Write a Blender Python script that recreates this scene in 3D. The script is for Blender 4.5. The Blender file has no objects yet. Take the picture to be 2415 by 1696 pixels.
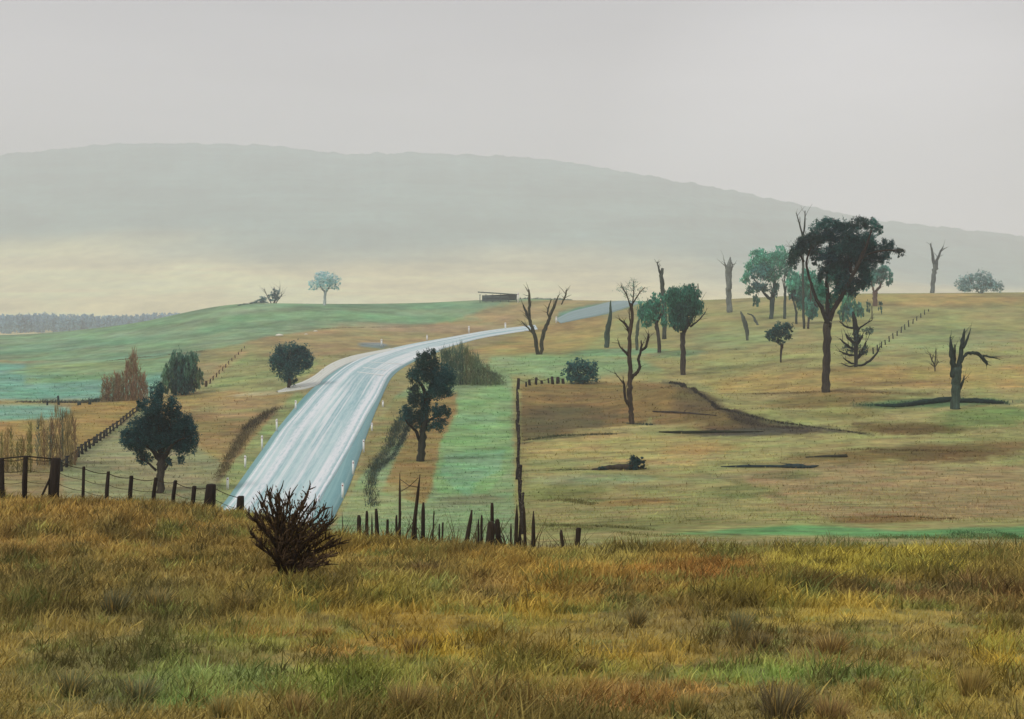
import bpy, math, random
import numpy as np

random.seed(7)
rng = np.random.default_rng(7)
SC = bpy.context.scene
COLL = SC.collection
F = 2885.0            # focal length in photo pixels
CX, HY = 1207.5, 720.0  # column straight ahead, eye level row

# ------------------------------------------------------------------ colour
def lin(c):
    return tuple(((v/255.0)/12.92 if v/255.0 <= 0.04045 else (((v/255.0)+0.055)/1.055)**2.4) for v in c)
GK = 1.12
def alb(c, k=None):
    k = GK if k is None else k
    return np.array([min(0.85, v*k) for v in lin(c)])

# ------------------------------------------------------------------ noise
def _hash(i, j, s):
    n = (i*374761393 + j*668265263 + s*1442695041) & 0xffffffff
    n = ((n ^ (n >> 13))*1274126177) & 0xffffffff
    return ((n ^ (n >> 16)) & 0xffff)/65535.0
def vnoise(x, y, s=0):
    x = np.asarray(x, float); y = np.asarray(y, float)
    i = np.floor(x).astype(np.int64); j = np.floor(y).astype(np.int64)
    fx = x-i; fy = y-j
    fx = fx*fx*(3-2*fx); fy = fy*fy*(3-2*fy)
    a = _hash(i, j, s); b = _hash(i+1, j, s); c = _hash(i, j+1, s); d = _hash(i+1, j+1, s)
    return (a*(1-fx)+b*fx)*(1-fy)+(c*(1-fx)+d*fx)*fy
def fbm(x, y, s=0, o=3):
    t = 0; a = 1; w = 0
    for k in range(o):
        t = t + a*vnoise(x*2**k, y*2**k, s+k*17); w += a; a *= 0.5
    return t/w
def sstep(a, b, x):
    t = np.clip((x-a)/(b-a), 0, 1); return t*t*(3-2*t)

# ------------------------------------------------------------------ terrain
TC = [0, 300, 600, 800, 1000, 1200, 1400, 1600, 2000, 2415]
TR = [
 (4,   [-2.0]*10),
 (7,   [-2.4]*10),
 (10,  [-2.8]*10),
 (15,  [-3.4]*10),
 (25,  [-4.55,-4.6,-4.7,-4.9,-5.0,-5.05,-5.1,-5.1,-5.1,-5.1]),
 (34,  [-5.45,-5.5,-5.9,-6.65,-6.9,-7.15,-7.3,-7.35,-7.35,-7.3]),
 (42,  [-7.3,-7.3,-7.8,-8.7,-8.9,-9.1,-9.1,-9.1,-9.1,-9.1]),
 (55,  [-10.2,-10.2,-10.3,-10.4,-10.4,-10.3,-10.1,-9.9,-9.8,-9.8]),
 (66,  [-11.4,-11.4,-11.5,-11.5,-11.4,-11.3,-11.1,-10.9,-10.7,-10.7]),
 (80,  [-12,-12,-12,-12,-12,-12,-11.8,-11.6,-11.3,-11.3]),
 (120, [-12,-12,-12,-12,-12,-12,-11.8,-11.5,-10.7,-10.4]),
 (150, [-12,-12,-11,-10.2,-10.5,-10.6,-10.9,-10.9,-9.4,-9.2]),
 (200, [-12,-11.3,-9.5,-8.7,-9.4,-9.4,-9,-8.4,-7,-6.8]),
 (260, [-12,-10.3,-7.6,-7.2,-8,-7.6,-7,-6.4,-4.6,-4.4]),
 (330, [-12,-9,-4.8,-4.6,-5.6,-5.4,-3.6,-3.2,-0.6,-0.6]),
 (400, [-12,-7.8,-1.2,-1.0,-2,-1.2,0,0.8,3.6,4.0]),
 (450, [-12,-7.0,0.9,0.6,1,2,2,1.6,4.2,4.6]),
 (500, [-12.2,-7.6,0.3,0.2,1,2.6,1.8,1.0,3.8,4.2]),
 (600, [-16,-14,-7,-7,-6,-5,-5,-6,-4,-4]),
 (800, [-24]*10),
 (1200,[-27]*10),
 (2500,[-30]*10),
 (9000,[-30]*10)]
def pchip(x, y, xi):
    x = np.asarray(x, float); y = np.asarray(y, float)
    h = np.diff(x); d = np.diff(y)/h; m = np.zeros_like(y)
    m[0] = d[0]; m[-1] = d[-1]
    for k in range(1, len(x)-1):
        if d[k-1]*d[k] > 0:
            w1 = 2*h[k]+h[k-1]; w2 = h[k]+2*h[k-1]
            m[k] = (w1+w2)/(w1/d[k-1]+w2/d[k])
    k = np.clip(np.searchsorted(x, xi)-1, 0, len(h)-1)
    t = (xi-x[k])/h[k]
    return ((1+2*t)*(1-t)**2*y[k]+t*(1-t)**2*h[k]*m[k]+t*t*(3-2*t)*y[k+1]+t*t*(t-1)*h[k]*m[k+1])
NL, NC = 1400, 420
LD = np.linspace(math.log(4), math.log(9000), NL)
CF = np.linspace(-400, 2800, NC)
_ld = np.log([r[0] for r in TR])
_cols = np.stack([pchip(_ld, [r[1][j] for r in TR], LD) for j in range(len(TC))], 1)
_tc = [-500]+TC+[2900]
_cx = np.concatenate([_cols[:, :1], _cols, _cols[:, -1:]], 1)
TAB = np.stack([pchip(_tc, _cx[i], CF) for i in range(NL)], 0)
_k = np.exp(-0.5*(np.arange(-14, 15)/6.0)**2); _k /= _k.sum()
TAB = np.apply_along_axis(lambda v: np.convolve(np.pad(v, 14, mode='edge'), _k, 'valid'), 0, TAB)
TAB = np.apply_along_axis(lambda v: np.convolve(np.pad(v, 14, mode='edge'), _k, 'valid'), 1, TAB)

BUMPS = []   # world x, y, rx, ry, height
def H(x, y):
    x = np.asarray(x, float); y = np.asarray(y, float)
    yy = np.clip(y, 4.0, 9000)
    c = CX+F*x/np.maximum(yy, 6)
    a = (np.log(yy)-LD[0])/(LD[1]-LD[0]); b = (c-CF[0])/(CF[1]-CF[0])
    a = np.clip(a, 0, NL-1.001); b = np.clip(b, 0, NC-1.001)
    i = a.astype(int); j = b.astype(int); fa = a-i; fb = b-j
    z = (TAB[i, j]*(1-fa)*(1-fb)+TAB[i+1, j]*fa*(1-fb)+TAB[i, j+1]*(1-fa)*fb+TAB[i+1, j+1]*fa*fb)
    amp = np.clip((yy-4)/120, 0.15, 1)*np.clip((1500-yy)/600, 0.1, 1)
    z = z + amp*0.5*(vnoise(x/38+9, y/38+3, 1)-0.5) + 0.10*(vnoise(x/3.1, y/3.1, 2)-0.5)*np.clip(1.4-yy/60, 0.0, 1)
    for bx, by, rx, ry, h in BUMPS:
        z = z + h*np.exp(-((x-bx)/rx)**2-((y-by)/ry)**2)
    return z
_YS = np.exp(np.linspace(math.log(5), math.log(1500), 3000))
def P(sx, sy, dmin=50, d=None):
    """the point of the ground seen at this place of the photograph (first hit beyond dmin)"""
    if d is not None:
        x = (sx-CX)/F*d
        return (x, d, float(H(x, d)))
    ys = _YS[_YS >= dmin]
    xs = (sx-CX)/F*ys; zs = -(sy-HY)/F*ys
    g = H(xs, ys)-zs
    k = np.argmax(g >= 0)
    if g[k] < 0:
        k = int(np.argmax(g/ys))    # grazing the crest
        return (xs[k], ys[k], float(H(xs[k], ys[k])))
    if k > 0 and g[k] > g[k-1]:
        t = g[k]/(g[k]-g[k-1]); yv = ys[k]-(ys[k]-ys[k-1])*t
    else: yv = ys[k]
    xv = (sx-CX)/F*yv
    return (float(xv), float(yv), float(H(xv, yv)))
def W(sx, sy, d):
    return np.array([(sx-CX)/F*d, d, -(sy-HY)/F*d])
# mound with an eroded bank in the right-hand paddock
_b = P(1640, 965); BUMPS.append((_b[0]-1.5, _b[1]+6, 5.5, 8, 1.9)); _b = P(1760, 1000); BUMPS.append((_b[0], _b[1]+6, 7, 5, .8))
_b = P(1370, 880); BUMPS.append((_b[0], _b[1]+6, 12, 12, 0.5))
_b = P(1300, 1130); BUMPS.append((_b[0], _b[1], 5, 4, 0.25))

def chart(x, y):
    yy = np.maximum(y, 3.0)
    return CX+F*x/yy, F*12.0/yy

# ------------------------------------------------------------------ scene helpers
def tag(o, label=None, cat=None, group=None, kind=None):
    if label: o['label'] = label
    if cat: o['category'] = cat
    if group: o['group'] = group
    if kind: o['kind'] = kind
    return o
def link(o, parent=None):
    COLL.objects.link(o)
    if parent is not None:
        o.parent = parent
        o.matrix_parent_inverse.identity()
    return o
def thing(name, loc, label, cat, group=None):
    e = bpy.data.objects.new(name, None); e.empty_display_size = 0.3
    e.location = tuple(loc); COLL.objects.link(e)
    return tag(e, label, cat, group)
def mesh(name, V, Q, mat, col=None, parent=None, smooth=False, uv=None, origin=None):
    """one mesh object out of quads; V are world points, Q indices"""
    V = np.asarray(V, np.float32).reshape(-1, 3); Q = np.asarray(Q, np.int32).reshape(-1, 4)
    if parent is not None: org = np.array(parent['_org'], np.float32)
    else: org = np.array(origin if origin is not None else (0, 0, 0), np.float32)
    me = bpy.data.meshes.new(name)
    me.vertices.add(len(V)); me.vertices.foreach_set('co', (V-org).ravel())
    me.loops.add(Q.size); me.loops.foreach_set('vertex_index', Q.ravel())
    me.polygons.add(len(Q)); me.polygons.foreach_set('loop_start', np.arange(0, Q.size, 4, dtype=np.int32))
    me.update(calc_edges=True)
    if smooth: me.polygons.foreach_set('use_smooth', np.ones(len(Q), bool))
    if col is not None:
        a = me.color_attributes.new('Col', 'FLOAT_COLOR', 'POINT')
        c = np.ones((len(V), 4), np.float32); c[:, :3] = np.broadcast_to(col, (len(V), 3))
        a.data.foreach_set('color', c.ravel())
    if uv is not None:
        u = me.uv_layers.new(name='UVMap'); u.data.foreach_set('uv', np.asarray(uv, np.float32)[Q.ravel()].ravel())
    me.materials.append(mat); me.validate()
    o = bpy.data.objects.new(name, me)
    if parent is None: o.location = tuple(float(v) for v in org)
    link(o, parent)
    return o
def T(name, loc, label, cat, group=None):
    e = thing(name, loc, label, cat, group); e['_org'] = [float(v) for v in loc]; return e

class MB:
    def __init__(s): s.V = []; s.Q = []; s.C = []; s.n = 0
    def add(s, V, Q, c=(0.1, 0.1, 0.1)):
        V = np.asarray(V, float).reshape(-1, 3); Q = np.asarray(Q, int).reshape(-1, 4)
        s.V.append(V); s.Q.append(Q+s.n); s.C.append(np.broadcast_to(np.asarray(c, float), (len(V), 3))); s.n += len(V)
    def tube(s, pts, rad, n=7, c=(0.1, 0.1, 0.1), cap=True, rough=0.12):
        pts = np.asarray(pts, float); rad = np.asarray(rad, float)*np.ones(len(pts))
        R = []
        prev = None
        for k in range(len(pts)):
            t = pts[min(k+1, len(pts)-1)]-pts[max(k-1, 0)]; t = t/(np.linalg.norm(t)+1e-9)
            a = np.array([0, 1, 0.0]) if abs(t[1]) < 0.9 else np.array([1.0, 0, 0])
            if prev is not None: a = prev
            u = a-t*a.dot(t); u /= np.linalg.norm(u)+1e-9; prev = u; v = np.cross(t, u)
            an = np.arange(n)*2*math.pi/n
            rr = rad[k]*(1+rough*(rng.random(n)-0.5)*2)
            R.append(pts[k]+np.outer(np.cos(an)*rr, u)+np.outer(np.sin(an)*rr, v))
        if cap:
            R.append(np.repeat(pts[-1:], n, 0)+0.0*R[-1]); R.insert(0, np.repeat(pts[:1], n, 0))
        V = np.concatenate(R); m = len(R); Q = []
        for k in range(m-1):
            for i in range(n):
                j = (i+1) % n
                Q.append((k*n+i, k*n+j, (k+1)*n+j, (k+1)*n+i))
        s.add(V, Q, c)
    def box(s, c0, sx, sy, sz, c=(0.1, 0.1, 0.1), rz=0, lean=0):
        x, y, z = c0
        V = []
        for dz in (0, 1):
            for dx, dy in ((-1, -1), (1, -1), (1, 1), (-1, 1)):
                X = dx*sx/2+lean*dz; Y = dy*sy/2
                V.append((x+X*math.cos(rz)-Y*math.sin(rz), y+X*math.sin(rz)+Y*math.cos(rz), z+dz*sz))
        s.add(V, [(3, 2, 1, 0), (4, 5, 6, 7), (0, 1, 5, 4), (1, 2, 6, 5), (2, 3, 7, 6), (3, 0, 4, 7)], c)
    def build(s, name, mat, parent=None, smooth=False, origin=None):
        return mesh(name, np.concatenate(s.V), np.concatenate(s.Q), mat, np.concatenate(s.C), parent, smooth, origin=origin)

def blades(root, h, w, lean, col, seg=2, colv=0.25, tipcol=None):
    """upright tapering strokes; root Nx3, h, w arrays, lean Nx2"""
    n = len(root); a = rng.random(n)*math.pi
    sx = np.cos(a)*w/2; sy = np.sin(a)*w/2*0.6
    V = np.zeros((n, (seg+1)*2, 3)); C = np.zeros((n, (seg+1)*2, 3))
    br = (1+colv*(rng.random((n, 1))-0.5)*2)
    for k in range(seg+1):
        t = k/seg; tw = (1-t)**0.6*0.93+0.07
        px = root[:, 0]+lean[:, 0]*t**1.6; py = root[:, 1]+lean[:, 1]*t**1.6; pz = root[:, 2]+h*(t-0.12*t*t)
        V[:, 2*k] = np.stack([px-sx*tw, py-sy*tw, pz], 1); V[:, 2*k+1] = np.stack([px+sx*tw, py+sy*tw, pz], 1)
        cc = col*br
        if tipcol is not None: cc = cc*(1-t)+tipcol*br*t
        C[:, 2*k] = cc; C[:, 2*k+1] = cc
    Q = []
    for k in range(seg): Q.append([2*k, 2*k+1, 2*k+3, 2*k+2])
    Q = np.array(Q)[None]+(np.arange(n)*(seg+1)*2)[:, None, None]
    return V.reshape(-1, 3), Q.reshape(-1, 4), np.clip(C.reshape(-1, 3), 0.005, 0.85)

def leaves(ctr, size, col, up=0.0, asp=2.0, colv=0.35):
    """small leaf dabs, randomly turned (up=1: mostly upright)"""
    n = len(ctr)
    a = rng.normal(size=(n, 3)); a /= np.linalg.norm(a, axis=1)[:, None]+1e-9
    a = a*(1-up)+np.array([0, 0, 1.0])*up*np.sign(a[:, 2:3]+1e-6); a /= np.linalg.norm(a, axis=1)[:, None]+1e-9
    b = rng.normal(size=(n, 3)); b -= a*(a*b).sum(1)[:, None]; b /= np.linalg.norm(b, axis=1)[:, None]+1e-9
    s = (size*(0.6+0.8*rng.random(n)))[:, None]
    A = a*s*asp/2; B = b*s/2
    V = np.stack([ctr-A, ctr-B*0.9+A*0.1, ctr+A, ctr+B*0.9+A*0.1], 1)
    C = np.repeat((col*(1+colv*(rng.random((n, 1))-0.5)*2))[:, None], 4, 1)
    Q = np.arange(n*4).reshape(n, 4)
    return V.reshape(-1, 3), Q, np.clip(C.reshape(-1, 3), 0.004, 0.85)

# ------------------------------------------------------------------ materials
def newmat(name, rough=0.95):
    m = bpy.data.materials.new(name); m.use_nodes = True; nt = m.node_tree
    b = nt.nodes['Principled BSDF']; b.inputs['Roughness'].default_value = rough
    b.inputs['Specular IOR Level'].default_value = 0.15
    return m, nt, b
def N(nt, typ, **kw):
    n = nt.nodes.new(typ)
    for k, v in kw.items():
        if k in n.inputs: n.inputs[k].default_value = v
        else: setattr(n, k, v)
    return n
def mulvar(nt, colsock, bsdf, layers, coord='Object', hue=0.02):
    """multiply a colour by several layers of noise (scale vector, low, high)"""
    tc = N(nt, 'ShaderNodeTexCoord')
    cur = colsock
    for (sx, sy, sz, lo, hi, det) in layers:
        mp = N(nt, 'ShaderNodeMapping'); mp.inputs['Scale'].default_value = (sx, sy, sz)
        nt.links.new(tc.outputs[coord], mp.inputs['Vector'])
        no = N(nt, 'ShaderNodeTexNoise', Scale=1.0, Detail=det, Roughness=0.6); nt.links.new(mp.outputs[0], no.inputs['Vector'])
        mr = N(nt, 'ShaderNodeMapRange'); mr.inputs['From Min'].default_value = 0.3; mr.inputs['From Max'].default_value = 0.7
        mr.inputs['To Min'].default_value = lo; mr.inputs['To Max'].default_value = hi
        nt.links.new(no.outputs['Fac'], mr.inputs['Value'])
        mx = N(nt, 'ShaderNodeVectorMath', operation='SCALE'); nt.links.new(cur, mx.inputs[0]); nt.links.new(mr.outputs[0], mx.inputs['Scale'])
        cur = mx.outputs[0]
    nt.links.new(cur, bsdf.inputs['Base Color'])
    return tc
def attrmat(name, layers, rough=0.95, transl=0.0):
    m, nt, b = newmat(name, rough)
    at = N(nt, 'ShaderNodeAttribute', attribute_name='Col')
    mulvar(nt, at.outputs['Color'], b, layers)
    if transl > 0:
        tr = N(nt, 'ShaderNodeBsdfTranslucent'); nt.links.new(at.outputs['Color'], tr.inputs['Color'])
        mx = N(nt, 'ShaderNodeMixShader'); mx.inputs[0].default_value = transl
        nt.links.new(b.outputs[0], mx.inputs[1]); nt.links.new(tr.outputs[0], mx.inputs[2])
        nt.links.new(mx.outputs[0], nt.nodes['Material Output'].inputs['Surface'])
    return m
M_ground = attrmat('ground', [(0.05, 0.02, 0.05, 0.90, 1.10, 2), (0.35, 0.35, 0.3, 0.86, 1.14, 4), (1.5, 1.0, 1.5, 0.86, 1.14, 4)])
nt = M_ground.node_tree
_tc = N(nt, 'ShaderNodeTexCoord'); _no = N(nt, 'ShaderNodeTexNoise', Scale=1.2, Detail=6.0, Roughness=0.7)
nt.links.new(_tc.outputs['Object'], _no.inputs['Vector'])
_bp = N(nt, 'ShaderNodeBump', Strength=0.7, Distance=0.35); nt.links.new(_no.outputs['Fac'], _bp.inputs['Height'])
nt.links.new(_bp.outputs[0], nt.nodes['Principled BSDF'].inputs['Normal'])
M_leaf = attrmat('foliage', [(0.9, 0.9, 0.9, 0.7, 1.35, 2)], 0.8, 0.4)
M_grass = attrmat('dry_grass', [(1.3, 1.3, 1.3, 0.82, 1.18, 2)], 0.9, 0.15)
M_bark = attrmat('bark', [(1.0, 1.0, 0.25, 0.65, 1.45, 3), (9, 9, 1.5, 0.55, 1.6, 4)])
M_wood = attrmat('weathered_wood', [(12, 12, 1.2, 0.6, 1.5, 4)])
M_plain = attrmat('painted', [(6, 6, 6, 0.85, 1.1, 3)], 0.6)
M_hill = attrmat('far_hill', [(0.006, 0.004, 0.02, 0.90, 1.10, 3), (0.03, 0.02, 0.06, 0.86, 1.14, 4)])

# ------------------------------------------------------------------ ground colours
POLYS = []; BLOBS = []
def cpt(p):
    q = P(p[0], p[1]) if len(p) == 2 else (0, p[2], 0)
    x = (p[0]-CX)/F*q[1]
    u, v = chart(x, q[1]); return (float(u), float(v))
def poly(c, pts, soft=5, k=1.0, s=None): POLYS.append((alb(c), [cpt(p) for p in pts], soft, k))
def blob(c, sx, sy, rx, ry, k=0.8, dmin=50, kk=None):
    a = P(sx, sy-ry, dmin); m = P(sx, sy, dmin); b = P(sx, sy+ry, dmin)
    v = F*12/m[1]; rv = max(2.0, (F*12/b[1]-F*12/a[1])/2)
    BLOBS.append((alb(c), float(CX+F*m[0]/m[1]), float(v), rx, float(rv), k))

FAR = 700
def path(c, pts, w0, w1=None, soft=3, k=.85):
    A = np.array([cpt(p) for p in pts]); w = np.interp(np.linspace(0, 1, len(A)), [0, .5, 1], [w0*.5, (w0+(w1 or w0))/2, (w1 or w0)*.6])
    t = np.gradient(A, axis=0); t /= np.linalg.norm(t, axis=1)[:, None]+1e-9; nrm = np.stack([-t[:, 1], t[:, 0]], 1)
    L = A+nrm*w[:, None]/2; R = A-nrm*w[:, None]/2
    POLYS.append((alb(c), [tuple(p) for p in L]+[tuple(p) for p in R[::-1]], soft, k))
poly((148,143,94), [(1100,1420),(1100,1150),(1150,900),(1180,790),(1300,730),(1500,FAR,560),(2900,FAR,560),(2900,1420)], 12)
poly((148,130,92), [(0,1250),(0,960),(330,930),(640,925),(640,1250)], 10)
# green and teal paddocks on the left
poly((124,150,116), [(-400,700,560),(-400,850),(0,850),(300,848),(480,826),(560,812),(650,793),(760,776),(1000,767),(1100,745),(1180,716),(1330,703),(1330,700,560)], 5)
poly((116,162,144), [(-400,945),(-400,845),(150,852),(380,835),(470,835),(400,880),(350,940)], 9)
poly((128,150,98), [(60,905),(60,855),(420,838),(420,875),(240,895)], 10, 0.7)
poly((122,160,144), [(-400,960),(-400,1010),(120,1010),(180,965),(120,955)], 8)
poly((158,140,98), [(470,912),(560,830),(650,797),(760,779),(1000,771),(1130,742),(1240,716),(1400,706),(1500,712),(1330,735),(1250,775),(900,812),(740,850),(700,880),(690,900)], 5)
poly((142,146,98), [(486,912),(520,880),(590,830),(700,850),(760,850),(690,925),(560,925)], 8)
poly((150,130,84), [(330,940),(470,925),(690,930),(640,990),(600,1050),(520,1130),(490,1120),(420,1000)], 6)
poly((152,128,76), [(-300,1010),(160,985),(170,950),(330,940),(340,965),(150,1090),(-300,1120)], 8)
poly((142,140,104), [(150,1095),(250,1020),(345,960),(380,1000),(520,1090),(540,1230),(150,1230)], 10)
poly((138,146,98), [(500,1200),(520,1130),(600,1030),(650,970),(700,925),(725,935),(640,1060),(550,1190)], 5)
# right of the road
poly((132,152,112), [(780,1250),(850,1110),(890,1000),(935,930),(1000,900),(1120,850),(1190,870),(1210,900),(1215,1300),(780,1300)], 8)
poly((142,122,76), [(900,1160),(960,1020),(990,940),(1075,925),(1085,1000),(1040,1100),(1000,1190)], 8)
poly((140,124,78), [(840,1130),(880,1010),(930,940),(990,930),(960,1020),(900,1080)], 9, .8)
poly((128,160,110), [(1080,930),(1180,905),(1205,925),(1207,1100),(1150,1165),(1040,1170),(1020,1140),(1040,1040),(1075,975)], 8)
poly((122,160,122), [(1050,1070),(1190,1060),(1180,1110),(1120,1140),(1110,1175),(1070,1150),(1035,1120)], 8)
poly((122,162,120), [(1080,980),(1180,975),(1170,1000),(1070,1005)], 9, .6)
poly((134,158,112), [(1130,880),(1160,840),(1250,835),(1500,845),(1560,870),(1330,895)], 9)
poly((160,138,84), [(1100,830),(1250,775),(1400,735),(1450,760),(1380,820),(1240,838)], 10, .8)
poly((130,108,66), [(1228,905),(1330,905),(1480,900),(1600,905),(1560,930),(1520,1000),(1400,1012),(1232,1042)], 5)
poly((165,150,98), [(1228,1050),(1400,1020),(1700,1035),(1640,1100),(1400,1085),(1228,1105)], 8)
poly((130,108,66), [(1540,1000),(1530,930),(1590,905),(1640,925),(1700,965),(1800,1000),(1900,1015),(1650,1015)], 6)
poly((166,142,86), [(1650,900),(1800,880),(2500,860),(2500,915),(2100,915),(1900,925),(1700,925)], 8, .8)
poly((150,132,94), [(1750,1120),(1900,1090),(2500,1100),(2500,1215),(2000,1235),(1850,1200)], 12)
poly((96,144,92), [(1560,1262),(1700,1250),(1790,1244),(1880,1238),(2000,1243),(2120,1252),(2300,1244),(2500,1240),(2500,1282),(2250,1278),(2000,1266),(1850,1262)], 12, .95)
poly((96,140,120), [(1340,755),(1310,755),(1320,738),(1400,716),(1500,704),(1540,712),(1440,738)], 4)
for a in [((92,84,56),1330,990,110,26,.8), ((80,78,52),1270,1020,60,14,.6), ((96,86,58),1640,960,55,26,.7), ((70,66,56),1800,1018,160,9,.85),
          ((120,100,56),1960,945,150,16,.7), ((100,84,46),2150,1010,130,14,.8), ((104,86,50),2200,1070,170,18,.85), ((118,98,56),1980,1080,120,14,.6),
          ((120,122,72),1330,1165,80,14,.8), ((150,122,70),1500,1185,90,8,.6), ((120,122,76),1750,1160,90,14,.7), ((148,156,118),1400,1130,140,12,.7),
          ((112,112,66),1500,1235,230,12,.6), ((120,98,58),2080,1225,120,9,.8), ((100,110,66),1850,1120,70,8,.5), ((160,134,82),1650,1060,110,12,.6),
          ((140,150,104),2200,800,190,30,.7), ((140,150,104),1750,800,120,24,.6), ((160,138,82),2200,705,220,12,.7), ((146,148,100),1550,930,120,16,.0),
          ((116,158,120),1450,832,100,9,.7), ((96,132,104),1600,835,60,8,.5), ((120,140,150),885,815,35,6,.7), ((162,138,110),1000,775,200,9,.6),
          ((84,110,74),2200,950,170,10,.8), ((106,132,74),2330,985,120,22,.7), ((150,118,76),1045,990,18,20,.5), ((170,164,128),640,926,90,5,.8),
          ((120,160,146),60,880,160,10,.5), ((140,150,96),160,870,120,12,.5), ((108,142,118),100,820,260,10,.5), ((100,136,106),420,790,200,8,.5),
          ((112,156,112),800,745,260,10,.6), ((104,140,108),900,722,260,5,.7), ((150,150,116),330,1060,120,20,.5), ((158,140,100),560,965,110,20,.5),
          ((120,104,66),470,1010,120,30,.35), ((130,134,100),200,1110,70,20,.6), ((150,156,110),880,1190,80,40,.6), ((120,110,86),1110,1180,70,12,.5),
          ((130,120,70),2000,975,80,12,.6), ((146,120,70),1950,925,40,6,.5), ((170,160,110),1500,1010,140,6,.5), ((132,140,96),1330,1090,100,8,.6),
          ((150,146,96),2000,1180,160,16,.4), ((110,124,76),2300,1265,80,12,.5), ((98,110,62),2150,1290,160,10,.5)]:
    blob(*a)
path((84,72,50), [(655,962),(632,974),(600,998),(575,1025),(555,1060),(535,1095),(512,1140)], 38, 22, 12, .7)
path((64,56,40), [(655,962),(632,974),(600,998),(575,1025)], 12, 10, 5, .7)
path((70,84,66), [(955,965),(940,1010),(915,1060),(890,1090),(876,1120),(873,1160),(882,1195)], 26, 22, 9, .8)
path((52,70,66), [(960,1000),(945,1045),(925,1080),(895,1105),(880,1130)], 12, 14, 6, .8)
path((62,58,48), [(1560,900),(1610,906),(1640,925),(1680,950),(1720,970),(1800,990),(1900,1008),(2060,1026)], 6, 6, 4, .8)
poly((70,62,50), [(1730,975),(1800,992),(1900,1010),(1960,1022),(1850,1022),(1700,1022),(1620,1022),(1700,1005)], 5, .75)  # dark wedge and strokes: eroded soil plus flank shade painted into the colour
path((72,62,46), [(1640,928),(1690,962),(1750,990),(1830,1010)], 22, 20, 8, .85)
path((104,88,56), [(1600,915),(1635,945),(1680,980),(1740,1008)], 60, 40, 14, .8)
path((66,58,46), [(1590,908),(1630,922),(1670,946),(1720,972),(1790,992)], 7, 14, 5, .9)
path((110,90,56), [(1250,985),(1350,985),(1480,990)], 46, 30, 14, .7)
path((84,76,48), [(1240,1012),(1340,1006),(1440,1012)], 30, 16, 10, .7)
path((104,84,48), [(1990,1075),(2200,1068),(2420,1050)], 26, 36, 12, .75)
path((96,78,46), [(2010,1000),(2120,1012),(2230,1012)], 22, 16, 8, .8)
path((78,74,50), [(1232,1045),(1320,1030),(1480,1022)], 6, 4, 3, .7)
path((58,66,46), [(1550,1019),(1680,1021),(1800,1021)], 5, 5, 3, .6)
path((62,92,66), [(2010,958),(2150,958),(2260,948),(2380,952)], 12, 9, 6, .8)
path((96,78,46), [(1700,928),(1900,926),(2050,924),(2200,930)], 5, 9, 4, .7)
path((110,112,70), [(1640,1110),(1750,1140),(1870,1180)], 8, 16, 6, .7)
path((96,100,60), [(1260,1172),(1330,1168),(1400,1178),(1440,1184)], 16, 8, 7, .8)
path((118,104,64), [(1390,1178),(1500,1176),(1600,1190)], 7, 9, 5, .7)
path((96,104,62), [(1260,1236),(1400,1242),(1560,1252),(1750,1262)], 8, 8, 5, .6)
path((90,96,62), [(1222,1120),(1222,1080),(1221,1000),(1219,930)], 10, 5, 4, .5)
path((98,84,54), [(90,946),(200,950),(330,938)], 6, 5, 3, .7)
path((116,110,76), [(300,852),(400,842),(490,828)], 5, 4, 3, .6)
path((152,150,112), [(1480,1150),(1650,1130),(1800,1120)], 12, 12, 8, .5)
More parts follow.
